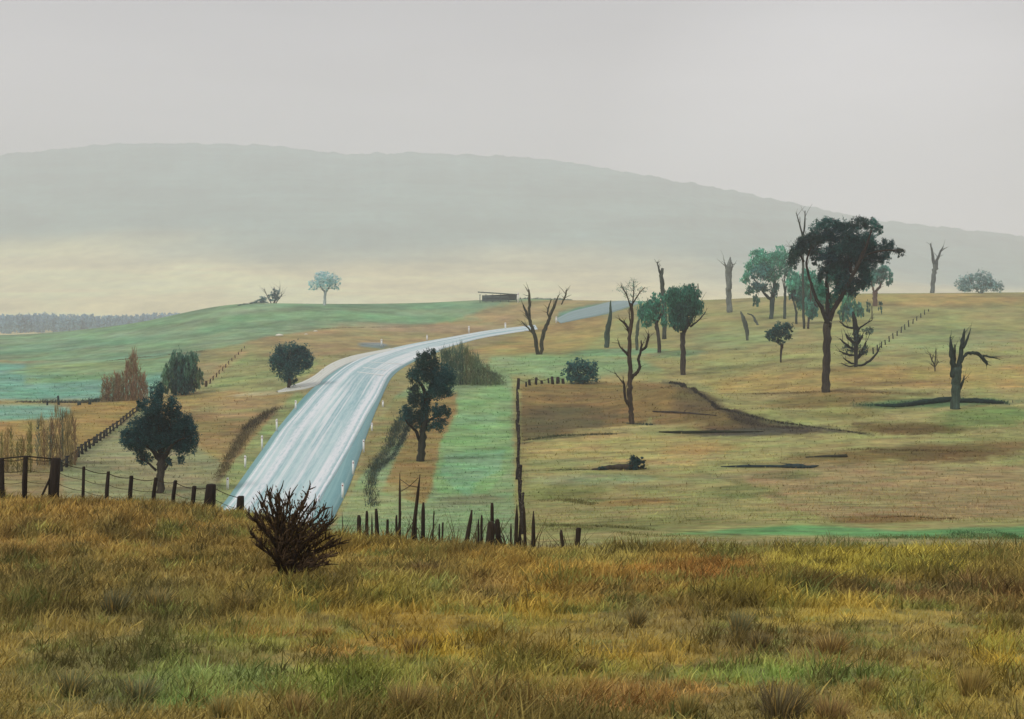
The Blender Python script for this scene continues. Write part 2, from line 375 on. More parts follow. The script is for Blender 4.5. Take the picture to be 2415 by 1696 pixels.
# foreground knoll: dry grass in ochre, rust, olive and green
FG = []
def fb(c, sx, sy, rx, ry, k=0.8): FG.append((c, sx, sy, rx, ry, k))
for a in [((128,100,56),300,1250,330,60,.8), ((112,92,50),500,1330,300,60,.7), ((116,96,54),650,1300,120,60,.6), ((86,80,52),360,1440,130,60,.8), ((96,84,54),130,1400,140,60,.6),
          ((80,84,58),250,1600,190,70,.7), ((70,80,64),330,1640,120,40,.6), ((92,92,60),470,1560,170,70,.7), ((140,110,60),160,1190,160,25,.6), ((122,94,56),40,1300,90,60,.6),
          ((134,108,50),860,1290,130,40,.7), ((136,116,50),760,1420,240,40,.6), ((120,128,64),620,1510,200,26,.7), ((112,136,80),560,1600,230,28,.8), ((122,134,58),850,1590,170,30,.7),
          ((146,100,56),700,1500,160,8,.7), ((146,104,52),830,1530,120,16,.7), ((104,146,84),430,1650,110,20,.7), ((90,80,50),560,1430,60,26,.7), ((150,118,46),1000,1490,180,50,.7),
          ((156,130,48),1060,1540,110,24,.9), ((156,130,50),1260,1440,150,50,.7), ((120,98,52),1150,1330,160,30,.6), ((106,84,52),990,1350,60,14,.7), ((120,116,54),960,1400,80,40,.6),
          ((146,110,50),1400,1340,260,36,.8), ((138,94,50),1700,1350,210,26,.8), ((142,88,48),1690,1365,60,22,.5), ((100,78,48),1560,1400,240,40,.4), ((144,130,50),2060,1330,220,34,.9),
          ((158,142,46),1900,1400,260,24,.5), ((90,66,48),2150,1395,260,26,.9), ((112,80,50),2380,1415,60,24,.8), ((84,78,48),1480,1450,60,40,.8), ((80,78,50),1750,1480,60,50,.8),
          ((98,78,50),1830,1520,130,30,.7), ((98,82,48),1620,1450,50,40,.7), ((156,134,60),1950,1450,220,30,.8), ((150,120,50),1450,1550,200,30,.7), ((100,86,50),1960,1510,90,30,.7),
          ((98,84,52),2210,1540,60,14,.8), ((84,126,66),1950,1600,190,18,.7), ((100,132,64),1750,1590,220,20,.7), ((150,108,64),1500,1640,170,30,.85), ((150,106,62),1420,1670,170,18,.8),
          ((124,122,56),1330,1580,180,24,.7), ((130,98,56),1090,1650,90,16,.7), ((116,150,66),820,1640,120,26,.6), ((160,92,56),1100,1690,130,8,.8), ((120,104,50),2280,1640,140,70,.8),
          ((160,132,40),2350,1540,60,60,.8), ((90,84,50),1820,1670,140,30,.7), ((112,112,52),2150,1630,110,40,.7), ((110,80,60),1160,1400,50,40,.4), ((126,108,56),1300,1620,80,20,.7)]:
    fb(*a)
for a in [((132,128,76),1900,1300,520,34,.9), ((130,124,70),1400,1310,150,24,.7), ((150,138,62),2060,1325,200,24,.7)]: fb(*a)
FGB = []
for c, sx, sy, rx, ry, k in FG:
    a = P(sx, sy-ry, 4.5); m = P(sx, sy, 4.5); b = P(sx, min(sy+ry, 1900), 4.5)
    if m[1] > 45: m = P(sx, 0, d=34); a = P(sx, 0, d=36); b = P(sx, 0, d=31)
    if a[1] > 45: a = P(sx, 0, d=37)
    FGB.append((alb(np.array(c)*.72+np.array([132,112,60])*.28, 1.55)*np.array([.98, 1.02, .98]), CX+F*m[0]/m[1], F*12/m[1], rx, max(30.0, (F*12/b[1]-F*12/a[1])/2), k))

def seg_sd(u, v, pts):
    n = len(pts); d2 = np.full(u.shape, 1e18); ins = np.zeros(u.shape, bool)
    for i in range(n):
        ax, ay = pts[i]; bx, by = pts[(i+1) % n]
        ex, ey = bx-ax, by-ay; t = np.clip(((u-ax)*ex+(v-ay)*ey)/(ex*ex+ey*ey+1e-9), 0, 1)
        d2 = np.minimum(d2, (u-ax-t*ex)**2+(v-ay-t*ey)**2)
        c = ((ay > v) != (by > v)) & (u < ex*(v-ay)/(ey if abs(ey) > 1e-9 else 1e-9)+ax)
        ins ^= c
    d = np.sqrt(d2); return np.where(ins, d, -d)
def ground_col(x, y):
    x = np.asarray(x, float).ravel(); y = np.asarray(y, float).ravel()
    u, v = chart(x, y); out = np.tile(alb((148,138,96)), (len(x), 1))
    n1 = fbm(u/26, v/9, 5)-0.5; n2 = fbm(u/60, v/16, 8)-0.5; n3 = fbm(u/9, v/3.2, 12)-0.5
    far = (y > 42)
    uf, vf = u[far], v[far]; o = out[far]; du = n1[far]*16+n3[far]*6; dv = n2[far]*7+n3[far]*3
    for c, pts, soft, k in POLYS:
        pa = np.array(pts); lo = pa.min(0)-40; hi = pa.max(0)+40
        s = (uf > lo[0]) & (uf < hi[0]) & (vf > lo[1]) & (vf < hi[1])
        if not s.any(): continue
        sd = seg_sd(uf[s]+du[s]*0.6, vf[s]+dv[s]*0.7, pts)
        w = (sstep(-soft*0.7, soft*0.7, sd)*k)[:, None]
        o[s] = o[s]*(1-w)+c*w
    for c, bu, bv, ru, rv, k in BLOBS:
        fz = min(1.0, rv/14)
        q = ((uf+du*2.5-bu)/ru)**2+((vf+dv*fz-bv)/rv)**2
        s = q < 3
        w = (sstep(1.9, 0.3, q[s]+n1[far][s]*0.9+n3[far][s]*0.8)*min(1, k*1.15))[:, None]
        o[s] = o[s]*(1-w)+c*w
    # broad streaks of drier and greener grass
    st = (fbm(uf/90, vf/5, 31)-0.5)[:, None]; s2 = (fbm(uf/22, vf/2.2, 37)-0.5)[:, None]
    o *= (1+0.75*st+0.6*s2)*np.array([.985, 1.0, .90])
    g = (fbm(uf/70, vf/8, 44)-0.5)[:, None]
    o *= 1+g*np.array([-0.30, 0.16, -0.1])+(fbm(uf/35, vf/3, 48)-0.5)[:, None]*np.array([.12, -.02, -.25])
    # plain far beyond the crest: low mist painted in as pale straw colour
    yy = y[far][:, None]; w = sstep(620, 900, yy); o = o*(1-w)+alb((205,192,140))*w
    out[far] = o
    near = y < 62
    un, vn = u[near], v[near]
    o = np.tile(alb((128,112,62), 1.55), (near.sum(), 1))
    m1 = fbm(un/40, vn/60, 61)-0.5; m2 = fbm(un/110, vn/160, 63)-0.5; m3 = fbm(un/14, vn/30, 65)-0.5
    for c, bu, bv, ru, rv, k in FGB:
        q = ((un+m1*120-bu)/ru)**2+((vn+m2*200-bv)/rv)**2
        s = q < 4
        w = (sstep(2.2, 0.1, q[s]+m3[s]*1.5)*k)[:, None]
        o[s] = o[s]*(1-w)+c*w
    bl = sstep(.56, .74, fbm(un/46, vn/80, 77, 2))[:, None]; o = o*(1-.72*bl)+alb((92,84,48), 1.4)*.72*bl
    b2 = sstep(.60, .76, fbm(un/80, vn/110, 79, 2))[:, None]; o = o*(1-.6*b2)+alb((104,112,58), 1.5)*.6*b2
    o *= (1+0.7*m3[:, None])
    o *= 1+(fbm(un/60, vn/110, 71)-0.5)[:, None]*np.array([0.22, 0.1, -0.1])
    w = sstep(50, 37, y[near]+m1*10)[:, None]
    out[near] = out[near]*(1-w)+o*w
    return np.clip(out, 0.01, 0.8)

# ------------------------------------------------------------------ ground sheet
def build_ground():
    ys = np.concatenate([np.linspace(-30, 3.9, 12), np.exp(np.linspace(math.log(4.5), math.log(44), 260)),
                         F*12/np.linspace(F*12/44.6, F*12/80, 190), F*12/np.linspace(F*12/80.4, F*12/640, 560), np.exp(np.linspace(math.log(650), math.log(3850), 50))])
    tt = np.concatenate([-np.exp(np.linspace(math.log(2.6), math.log(0.49), 40)), np.linspace(-0.48, 0.48, 480), np.exp(np.linspace(math.log(0.49), math.log(2.6), 40))])
    w = np.maximum(ys, 0)+np.where(ys > 60, 0, 6*(1-np.clip(ys/60, 0, 1)))+np.where(ys < 0, 4, 0)
    X = w[:, None]*tt[None]; Y = np.repeat(ys[:, None], len(tt), 1)
    Z = H(X, Y)
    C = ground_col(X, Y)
    V = np.stack([X, Y, Z], 2).reshape(-1, 3)
    r, c = X.shape; i = np.arange(r-1)[:, None]*c+np.arange(c-1)[None]
    Q = np.stack([i, i+1, i+c+1, i+c], 2).reshape(-1, 4)
    o = mesh('ground', V, Q, M_ground, C, smooth=True); o['kind'] = 'structure'
build_ground()

# ------------------------------------------------------------------ far mountain
def build_hills():
    rs = [(-900,420),(-300,385),(0,363),(137,352),(200,343),(274,338),(400,337),(526,339),(620,341),(716,351),(760,358),(800,362),(950,360),(1100,364),(1210,369),(1300,377),(1368,385),(1526,414),(1684,441),(1842,473),(1968,500),(2060,520),(2150,527),(2260,540),(2415,557),(2700,600),(3300,660)]
    rc = np.array([a for a, b in rs], float); rz = np.array([(HY-b)/F*3500 for a, b in rs])
    ys = np.linspace(1700, 3800, 150); tt = np.linspace(-0.62, 0.62, 420)
    X = ys[:, None]*tt[None]; Y = np.repeat(ys[:, None], len(tt), 1)
    c = CX+F*tt; ridge = np.interp(c, rc, rz)+ 7*(vnoise(c/24, c*0, 3)-0.5)+5*(vnoise(c/7, c*0, 4)-0.5)
    prof_d = np.array([1700, 1900, 2100, 2300, 2600, 3000, 3500, 3800, 4200, 4600], float)
    prof = np.interp(ys, prof_d, [-0.12, -0.08, -0.01, 0.07, 0.24, 0.55, 1.0, 1.02, 0.8, 0.4])
    Z = -22*0+prof[:, None]*ridge[None]
    Z = Z-28*(prof[:, None] < 0)
    Z = np.where(prof[:, None] < 0, prof[:, None]*ridge[None]-10, Z)
    mid = np.clip(np.minimum(prof, 1-prof)*3, 0, 1)[:, None]
    Z = Z+mid*75*(fbm(X/420, Y/600, 21)-0.5)+mid*16*(fbm(X/60, Y/90, 23)-0.5)
    hz = Z/np.maximum(ridge[None], 60)
    n = fbm(X/500, Y/260, 25)-0.5
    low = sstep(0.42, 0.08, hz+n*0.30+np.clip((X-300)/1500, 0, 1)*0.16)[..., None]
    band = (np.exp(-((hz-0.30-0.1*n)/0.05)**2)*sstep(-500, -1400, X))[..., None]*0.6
    C = alb((128,164,156), .95)*(1-low)+alb((240,226,170), 1.0)*low  # cream foot and left band: valley mist painted into the hill colour
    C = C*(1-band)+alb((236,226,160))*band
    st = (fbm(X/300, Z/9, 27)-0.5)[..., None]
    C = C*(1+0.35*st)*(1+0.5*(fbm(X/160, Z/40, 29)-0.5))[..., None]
    V = np.stack([X, Y, Z], 2).reshape(-1, 3); r, cc = X.shape
    i = np.arange(r-1)[:, None]*cc+np.arange(cc-1)[None]
    Q = np.stack([i, i+1, i+cc+1, i+cc], 2).reshape(-1, 4)
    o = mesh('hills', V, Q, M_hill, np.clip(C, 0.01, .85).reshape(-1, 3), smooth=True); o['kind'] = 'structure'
build_hills()

# ------------------------------------------------------------------ roads
def road_mat(name, base, streak, blue, lines):
    m, nt, b = newmat(name, 0.45); b.inputs['Specular IOR Level'].default_value = 0.4
    tc = N(nt, 'ShaderNodeTexCoord')
    def noise(sx, sy, det=3):
        mp = N(nt, 'ShaderNodeMapping'); mp.inputs['Scale'].default_value = (sx, sy, 1)
        nt.links.new(tc.outputs['UV'], mp.inputs['Vector'])
        n = N(nt, 'ShaderNodeTexNoise', Scale=1.0, Detail=det, Roughness=0.55); nt.links.new(mp.outputs[0], n.inputs['Vector']); return n.outputs['Fac']
    def ramp(sock, lo, hi, a=0, c=1):
        r = N(nt, 'ShaderNodeMapRange'); r.inputs['From Min'].default_value = lo; r.inputs['From Max'].default_value = hi
        r.inputs['To Min'].default_value = a; r.inputs['To Max'].default_value = c; nt.links.new(sock, r.inputs['Value']); return r.outputs[0]
    def mix(f, a, c):
        x = N(nt, 'ShaderNodeMix', data_type='RGBA'); nt.links.new(f, x.inputs['Factor'])
        for s, v in ((6, a), (7, c)):
            if isinstance(v, tuple) or isinstance(v, np.ndarray): x.inputs[s].default_value = (*[float(q) for q in v], 1)
            else: nt.links.new(v, x.inputs[s])
        return x.outputs[2]
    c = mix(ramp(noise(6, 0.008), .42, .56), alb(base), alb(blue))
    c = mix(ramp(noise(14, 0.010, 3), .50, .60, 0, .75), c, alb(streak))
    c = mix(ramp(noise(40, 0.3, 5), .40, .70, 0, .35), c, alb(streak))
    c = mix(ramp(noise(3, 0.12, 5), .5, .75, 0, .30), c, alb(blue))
    if lines:
        sp = N(nt, 'ShaderNodeSeparateXYZ'); nt.links.new(tc.outputs['UV'], sp.inputs[0])
        for pos, wid, st in lines:
            s = N(nt, 'ShaderNodeMath', operation='SUBTRACT'); s.inputs[1].default_value = pos; nt.links.new(sp.outputs[0], s.inputs[0])
            ab = N(nt, 'ShaderNodeMath', operation='ABSOLUTE'); nt.links.new(s.outputs[0], ab.inputs[0])
            f = ramp(ab.outputs[0], wid*0.5, wid, st, 0)
            f2 = N(nt, 'ShaderNodeMath', operation='MULTIPLY'); nt.links.new(f, f2.inputs[0]); nt.links.new(ramp(noise(30, 0.5, 4), .3, .55, .35, 1), f2.inputs[1])
            c = mix(f2.outputs[0], c, alb((238,236,228)))
    nt.links.new(c, b.inputs['Base Color'])
    return m
M_road = road_mat('wet_road', (178,202,200), (232,232,224), (116,164,168), [(0.035, .016, 1.0), (0.10, .012, .6), (0.23,.075,.75), (0.86, .08, .75), (0.955, .02, 1.0), (0.55, .02, .3)])  # pale streaks: edge lines plus wheel-track gloss painted into the colour
M_shld = road_mat('road_shoulder', (100,150,150), (124,166,164), (88,140,142), None)
M_side = road_mat('pale_gravel', (200,198,184), (222,220,208), (176,182,170), None)
def ribbon(name, LR, off, mat, nx=18, dmin=55, sub=8, kind='structure', explicit=None):
    L = [P(a[0], a[1], dmin) for a, b in LR]; R = [P(b[0], b[1], dmin) for a, b in LR]
    L = np.array(L); R = np.array(R)
    def cr(A, sub):
        out = []
        for k in range(len(A)-1):
            p0, p1, p2, p3 = A[max(k-1, 0)], A[k], A[k+1], A[min(k+2, len(A)-1)]
            for t in np.linspace(0, 1, sub, endpoint=False):
                out.append(0.5*((2*p1)+(-p0+p2)*t+(2*p0-5*p1+4*p2-p3)*t*t+(-p0+3*p1-3*p2+p3)*t**3))
        out.append(A[-1]); return np.array(out)
    L = cr(L[:, :2], sub); R = cr(R[:, :2], sub)
    u = np.linspace(0, 1, nx+1)
    G = L[:, None]*(1-u)[None, :, None]+R[:, None]*u[None, :, None]
    Z = H(G[..., 0], G[..., 1])+off
    mid = G[:, nx//2]; v = np.concatenate([[0], np.cumsum(np.linalg.norm(np.diff(mid, axis=0), axis=1))])
    crown = 0.06*(1-(2*u-1)**2)
    Z = Z+crown[None]
    V = np.concatenate([G, Z[..., None]], 2)
    # small turned-down edges so that the sheet meets the soil
    eL = V[:, :1].copy(); eL[..., 2] -= off+0.25; eR = V[:, -1:].copy(); eR[..., 2] -= off+0.25
    V = np.concatenate([eL, V, eR], 1)
    U = np.concatenate([[0], u, [1]])
    UV = np.stack([np.repeat(U[None], len(V), 0), np.repeat(v[:, None], len(U), 1)], 2)
    r, c = V.shape[:2]; i = np.arange(r-1)[:, None]*c+np.arange(c-1)[None]
    Q = np.stack([i, i+1, i+c+1, i+c], 2).reshape(-1, 4)
    o = mesh(name, V.reshape(-1, 3), Q, mat, None, smooth=True, uv=UV.reshape(-1, 2))
    if kind: o['kind'] = kind
    return o
LR = [((505,1240),(718,1262)),((520,1215),(733,1232)),((556,1170),(762,1172)),((592,1120),(795,1115)),((634,1060),(826,1060)),((677,1000),(862,990)),((736,934),(895,932)),
      ((786,886),(920,884)),((820,862),(955,860)),((862,842),(990,843)),((918,824),(1036,826)),((1003,806),(1080,813)),((1127,784),(1131,799)),((1200,774),(1206,786)),((1262,767),(1268,777))]
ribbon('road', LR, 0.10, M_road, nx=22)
SL = [((490,1240),(770,1262)),((505,1215),(782,1232)),((540,1172),(806,1185)),((576,1122),(830,1130)),((620,1060),(852,1066)),((664,1000),(876,996)),((712,942),(900,938)),
      ((770,890),(926,888)),((808,864),(960,862)),((854,843),(994,845)),((914,824),(1040,828))]
ribbon('road_shoulder', SL, 0.05, M_shld, nx=10)
ribbon('side_road', [((652,924),(656,926)),((694,908),(716,918)),((716,900),(750,908)),((742,886),(764,894)),((774,862),(796,872)),((810,846),(836,853)),((852,835),(880,841)),((920,822),(950,828))], 0.07, M_side, nx=6)
ribbon('road', [((1308,754),(1322,763)),((1345,736),(1370,753)),((1400,722),(1440,738)),((1470,708),(1510,716))], 0.06, road_mat('far_road',(112,140,140),(130,156,160),(98,130,120),None), nx=6)
# painted bars across the mouth of the junction
def bar(a, b, w):
    A = np.array(P(*a)); B = np.array(P(*b)); t = np.linspace(0, 1, 14)[:, None]
    C = A[None, :2]*(1-t)+B[None, :2]*t
    dv = np.array([[0, w/2]])
    V = []
    for s in (-1, 1):
        q = C+dv*s; V.append(np.column_stack([q, H(q[:, 0], q[:, 1])+0.175]))
    V = np.concatenate(V); n = 14
    return V, [(i, i+1, n+i+1, n+i) for i in range(n-1)]
for a, b in (((868,856),(948,861)), ((855,869),(912,876)), ((842,880),(905,888))):
    V, Q = bar(a, b, 0.9); o = mesh('road_marking', V, Q, M_plain, alb((225,226,220))); o['kind'] = 'structure'

# ------------------------------------------------------------------ trees and shrubs
def smoothline(pts, sub=4, jit=0.0):
    A = np.array(pts, float); out = []
    for k in range(len(A)-1):
        p0, p1, p2, p3 = A[max(k-1, 0)], A[k], A[k+1], A[min(k+2, len(A)-1)]
        for t in np.linspace(0, 1, sub, endpoint=False):
            q = 0.5*((2*p1)+(-p0+p2)*t+(2*p0-5*p1+4*p2-p3)*t*t+(-p0+3*p1-3*p2+p3)*t**3)
            out.append(q+(rng.normal(size=q.shape)*jit*(np.arange(len(q)) < 3) if (k or t) else 0))
    out.append(A[-1]); return np.array(out)
def limb(mb, pts, d, col, depth=0.0, jit=0.15, n=7):
    """pts: (photo x, photo y, radius in photo px); the limb drifts `depth` metres towards/away"""
    k = len(pts); A = []
    for i, p in enumerate(pts):
        w = W(p[0], p[1], d); w[1] += depth*(i/max(1, k-1))
        A.append([*w, p[2]/F*d])
    A = smoothline(A, 4, 0)
    r = A[:, 3]; A = A[:, :3].copy(); A[1:-1] += rng.normal(size=(len(A)-2, 3))*(r[1:-1, None]*jit)
    mb.tube(A, np.maximum(r, 0.006), n, col, rough=0.18)
def crown_mb(lobes, d, col, dens=1.0, leaf=2.2, up=0.0, asp=2.0, thick=1.0, clump=0.26, colv=.35, off=0.0):
    """lobes: (photo x, y, rx, ry[, colour]); leaf size in photo px"""
    V = []; Q = []; C = []; n0 = 0; s = d/F
    for L in lobes:
        x, y, rx, ry = L[:4]; c = (alb(L[4], .6) if len(L) > 4 and L[4] is not None else col)*np.array([1.55, 2.1, 2.15])+np.array([.012, .042, .043])
        ctr = W(x, y, d); ctr[1] += off+rng.normal()*rx*s*0.35*thick
        area = math.pi*rx*ry
        nc = max(8, int(area/(leaf*leaf*26)*(5.0 if up < .4 else 6.5))); m = int(26*dens)+4
        dirs = rng.normal(size=(nc, 3)); dirs /= np.linalg.norm(dirs, axis=1)[:, None]
        rad = rng.random(nc)**0.42
        cc = dirs*rad[:, None]*np.array([rx, (rx+ry)*0.5*thick, ry])*s*1.06
        csz = (clump*(0.5+0.8*rng.random(nc)))
        pts = np.repeat(cc, m, 0)+rng.normal(size=(nc*m, 3))*np.repeat(csz, m)[:, None]*np.array([rx, rx*thick, ry])*s*0.5
        hue = 1+0.35*(rng.random((nc, 1))-0.5)*np.array([1.2, 0.9, 0.8])
        if rng.random() < 2: hue *= (0.62+0.75*rng.random((nc, 1)))
        cl = np.repeat(c*hue, m, 0)
        v, q, k = leaves(ctr+pts, np.full(len(pts), leaf*s), cl, up, asp, colv)
        V.append(v); Q.append(q+n0); C.append(k); n0 += len(v)
    return np.concatenate(V), np.concatenate(Q), np.concatenate(C)
BK = alb((66,60,50), .8); BKG = alb((96,96,92), .8); BKT = alb((60,72,66), .75)
def tree(name, label, cat, base, trunk, limbs=(), lobes=(), leafcol=(44,70,62), bark=BK, dens=1.0, leaf=2.4, up=0.0, asp=2.0, thick=1.0, group=None, dmin=50, d=None, fk=.6, clump=.26, colv=.35, branchname='branch'):
    b = P(base[0], base[1], dmin) if d is None else P(base[0], base[1], d=d)
    d = b[1]; t = T(name, b, label, cat, group)
    if trunk:
        mb = MB(); tr = [list(trunk[0])]+[list(p) for p in trunk[1:]]
        tr[0][1] += 5
        limb(mb, tr, d, bark, 0, n=9); mb.build('trunk', M_bark, t, True)
    for i, L in enumerate(limbs):
        mb = MB(); r = 0.4*abs(L[0][0]-L[-1][0])*d/F; sg_ = (r if i % 2 else -r); s_ = d/F
        limb(mb, L, d, bark, sg_, n=6)
        for q_ in range(3+len(L)):
            a_ = rng.uniform(.35, 1)*(len(L)-1); k_ = min(int(a_), len(L)-2); f_ = a_-k_; p_ = np.array(L[k_])*(1-f_)+np.array(L[k_+1])*f_
            w_ = W(p_[0], p_[1], d); w_[1] += sg_*a_/(len(L)-1)
            dr = np.array([L[k_+1][0]-L[k_][0], 0, L[k_][1]-L[k_+1][1]], float); dr /= np.linalg.norm(dr)+1e-9
            v_ = dr+rng.normal(size=3)*.7; v_[2] += .3; ln = rng.uniform(6, 15)*s_; r_ = min(.8, p_[2]*.4)*s_
            mb.tube([w_, w_+v_*ln*.5, w_+v_*ln+rng.normal(size=3)*ln*.15], [r_, r_*.7, r_*.25], 4, bark); mb.build(branchname, M_bark, t, True)
    if lobes:
        V, Q, C = crown_mb(lobes, d, alb(leafcol, fk), dens, leaf, up, asp, thick, clump, colv)
        mesh('crown', V, Q, M_leaf, C, t)
    return t, d
def Z1(X, Y): return (1740+X/5.374, 480+Y/5.374)
def zl(l): return [(*Z1(a[0], a[1]), a[2]/5.374, a[3]/5.374, *(a[4:])) for a in l]
def zp(l): return [(*Z1(a[0], a[1]), a[2]) for a in l]
DK = (26,40,36); TL = (48,92,84); PL = (100,146,122)
# the big gum
tree('gum_tree', 'tallest tree, dark gum with a broad billowing crown on a tall bare trunk', 'tree', (1949,925),
     [(1947,925,11),(1948,895,9),(1950,850,8.5),(1951,800,8.5),(1952,762,10)],
     [zp([(1150,1560,6),(1060,1330,5),(970,1180,4),(900,960,3),(850,760,2.5),(900,560,1.5)]),
      zp([(1130,1540,6),(1150,1250,6),(1140,1000,5),(1150,800,4),(1180,500,3),(1250,300,1)]),
      zp([(1160,1480,6),(1230,1300,6),(1330,1120,5),(1450,860,5),(1560,600,4),(1640,350,1.5)]),
      zp([(1440,880,5),(1420,700,4),(1400,600,3),(1330,400,1.5)]), zp([(1500,760,3.5),(1640,640,3),(1850,600,2),(2050,600,1)]),
      zp([(840,740,2.5),(760,600,1.8),(700,560,1)])],
     zl([(820,540,110,110,DK),(960,480,130,120,(40,46,38)),(1000,300,80,90,(60,92,84)),(1130,260,110,90,(40,80,72)),(1300,270,110,80,(32,64,58)),(1200,400,150,110,(24,44,50)),
         (1400,400,140,120,(34,66,60)),(1520,240,110,80,(40,48,42)),(1700,260,110,80,(44,88,76)),(1810,330,40,60,(44,88,76)),(1600,430,110,70,(40,80,72)),(1620,560,130,110,(28,58,54)),
         (1300,560,130,110,(34,70,64)),(1470,620,150,150,(26,50,46)),(1750,600,110,120,(24,46,46)),(1900,560,90,120,(26,56,54)),(2060,620,55,60,(48,52,44)),(1700,740,120,90,(30,62,58)),
         (1080,640,130,80,(44,96,84)),(1130,700,120,70,(30,50,58)),(700,680,80,110,(50,62,50)),(740,620,70,100,(46,58,46)),(1050,900,55,120,(32,52,50)),(1300,780,90,90,(34,62,58)),
         (1350,900,120,110,(30,60,58)),(1430,1040,90,100,(32,58,52)),(1560,880,90,120,(28,62,60)),(1280,1040,60,80,(38,76,68)),(1640,900,70,80,(40,80,72)),(1230,1180,50,90,(60,110,92)),(1000,430,110,80,(34,56,50)),(1130,420,110,80,(30,54,52)),(1230,620,120,120,(28,50,52)),(1380,760,120,120,(28,50,46)),(1180,780,80,80,(34,60,54)),(1560,740,110,110,(26,46,42)),(1680,470,90,80,(40,84,76)),(1440,500,120,100,(30,60,56)),(1840,700,80,70,(26,56,54)),(900,600,110,60,(44,50,42)),(1600,980,70,90,(28,58,56)),(1490,1000,70,80,(28,52,50)),(1420,1120,60,60,(36,70,60)),(1190,950,60,110,(64,110,92)),(1060,1100,60,110,(80,134,110)),(1190,1250,50,110,(52,96,74)),(1290,300,90,60,(36,70,64)),(800,460,70,50,(58,66,56)),(1760,360,50,40,(44,88,76)),(1340,1000,110,110,(30,58,54)),(1230,860,90,110,(34,64,58)),(1480,1120,50,60,(40,74,64)),(1560,1040,60,80,(36,72,66)),(1120,840,70,80,(36,62,58)),(980,720,60,60,(40,60,54)),(1270,1140,70,90,(44,84,74)),(1620,800,90,90,(28,56,52))]),
     dens=1.1, leaf=1.9, fk=.6, clump=.34, thick=.9)
# snag poking out of the top left of the gum
tree('dead_tree', 'thin dead tree with two bare prongs sticking up beside the tallest gum crown', 'tree', (1897,800),
     zp([(840,1560,3),(830,1200,3),(825,800,3),(825,400,3.2)]), [zp([(822,420,2.4),(780,260,1.8),(730,120,1.0)]), zp([(826,420,2.6),(850,250,1.8),(855,90,1.0)])], bark=alb((70,78,68),.8))
tree('pale_gum_tree', 'pale green gum with a rounded crown at the left end of the grove', 'tree', (1819,752),
     zp([(425,1450,5),(430,1320,5.5),(440,1200,6)]), [zp([(440,1220,5),(460,1000,4),(430,800,2.5),(400,700,1.2)]), zp([(430,1230,4),(350,1150,3),(290,1050,2),(180,900,1)]), zp([(400,1000,3),(340,820,1.6),(320,760,1)])],
     zl([(280,680,120,90),(380,730,130,110),(520,650,110,110),(200,800,90,90),(130,850,70,80),(100,960,60,70),(280,870,130,100,(92,134,128)),(560,760,70,100),(420,900,110,110,(76,120,96)),(230,1060,90,70,(72,98,96)),
         (150,1110,60,60,(80,120,90)),(230,1230,45,90,(70,112,90)),(470,1080,60,80,(66,98,84)),(330,1080,70,60,(80,110,100))]), PL, bark=alb((64,84,76),.8), dens=.75, leaf=2.3, up=.5, fk=.75, clump=.34)
tree('slender_gum_tree', 'slender gum with three thin forked stems second from the left in the grove', 'tree', (1852,752),
     zp([(600,1450,3.4),(595,1300,3.2),(600,1120,3)]), [zp([(600,1130,1.8),(560,960,1)]), zp([(600,1120,1.6),(590,900,1)]), zp([(605,1120,2),(632,960,1.2),(640,860,1)])],
     zl([(600,860,90,70,(80,110,90)),(690,760,70,90,(60,74,62))]), PL, bark=alb((66,84,74),.8), dens=.6, leaf=2.6, up=.5, fk=.75)
tree('weeping_gum_tree', 'teal weeping gum hanging low just behind the left side of the tallest gum', 'tree', (1882,765),
     zp([(745,1500,3),(740,1380,2.6),(700,1200,2.2),(690,1000,2)]), [zp([(700,1230,1.6),(660,1100,1)])],
     zl([(720,960,90,110),(760,1080,80,100,(84,124,110)),(700,1150,60,90,(76,104,96)),(780,1250,50,110,(70,110,88)),(880,1000,110,150,(84,142,118)),(880,1200,90,160,(76,132,110)),(1010,1080,110,150,(80,136,114)),(940,1350,60,110,(70,110,96)),(820,1120,110,150,(86,138,118)),(700,1020,90,120),(960,1220,90,130,(76,124,108)),(1100,1180,60,140,(84,140,112))]),
     PL, bark=alb((60,72,60),.8), dens=1.3, leaf=2.8, up=.7, fk=.75, clump=.34)
tree('weeping_gum_tree', 'small drooping gum touching the left of the tall bare trunk of the tallest gum', 'tree', (1906,776),
     zp([(890,1560,2.6),(900,1440,2.4),(925,1200,2),(915,950,1.6)]), [zp([(925,1220,1.5),(1000,1320,1)])],
     zl([(890,1330,70,120),(950,1400,50,90,(66,104,88))]), (84,132,112), dens=1.2, leaf=2.6, up=.8, fk=.7)
tree('gum_tree', 'small gum with a forked reddish trunk at the right end of the grove', 'tree', (2066,722),
     zp([(1740,1320,5),(1740,1200,5.5),(1735,1120,6)]), [zp([(1730,1130,3),(1700,1040,2),(1680,900,1)]), zp([(1745,1120,3.6),(1800,1060,3),(1850,970,1.2)])],
     zl([(1700,950,80,100),(1790,920,90,100,(64,96,84)),(1880,880,80,90),(1930,960,50,90,(92,130,112)),(1840,840,90,50,(82,126,110)),(1630,1000,50,110,(96,134,120))]), (78,120,106), bark=alb((112,88,70),.8), dens=.8, leaf=2.6, up=.6, fk=.75)
tree('sapling', 'green sapling with drooping tufts right of the tall bare trunk of the tallest gum', 'tree', (1990,760),
     zp([(1335,1470,1.6),(1340,1300,1.4),(1420,1150,1.2)]), (), zl([(1340,1250,40,110),(1390,1380,60,100,(74,124,116)),(1480,1350,45,130),(1560,1350,50,110,(86,130,110)),(1410,1260,50,130),(1330,1400,50,90)]), (80,128,96), dens=1.1, leaf=2.4, up=.85, fk=.75)
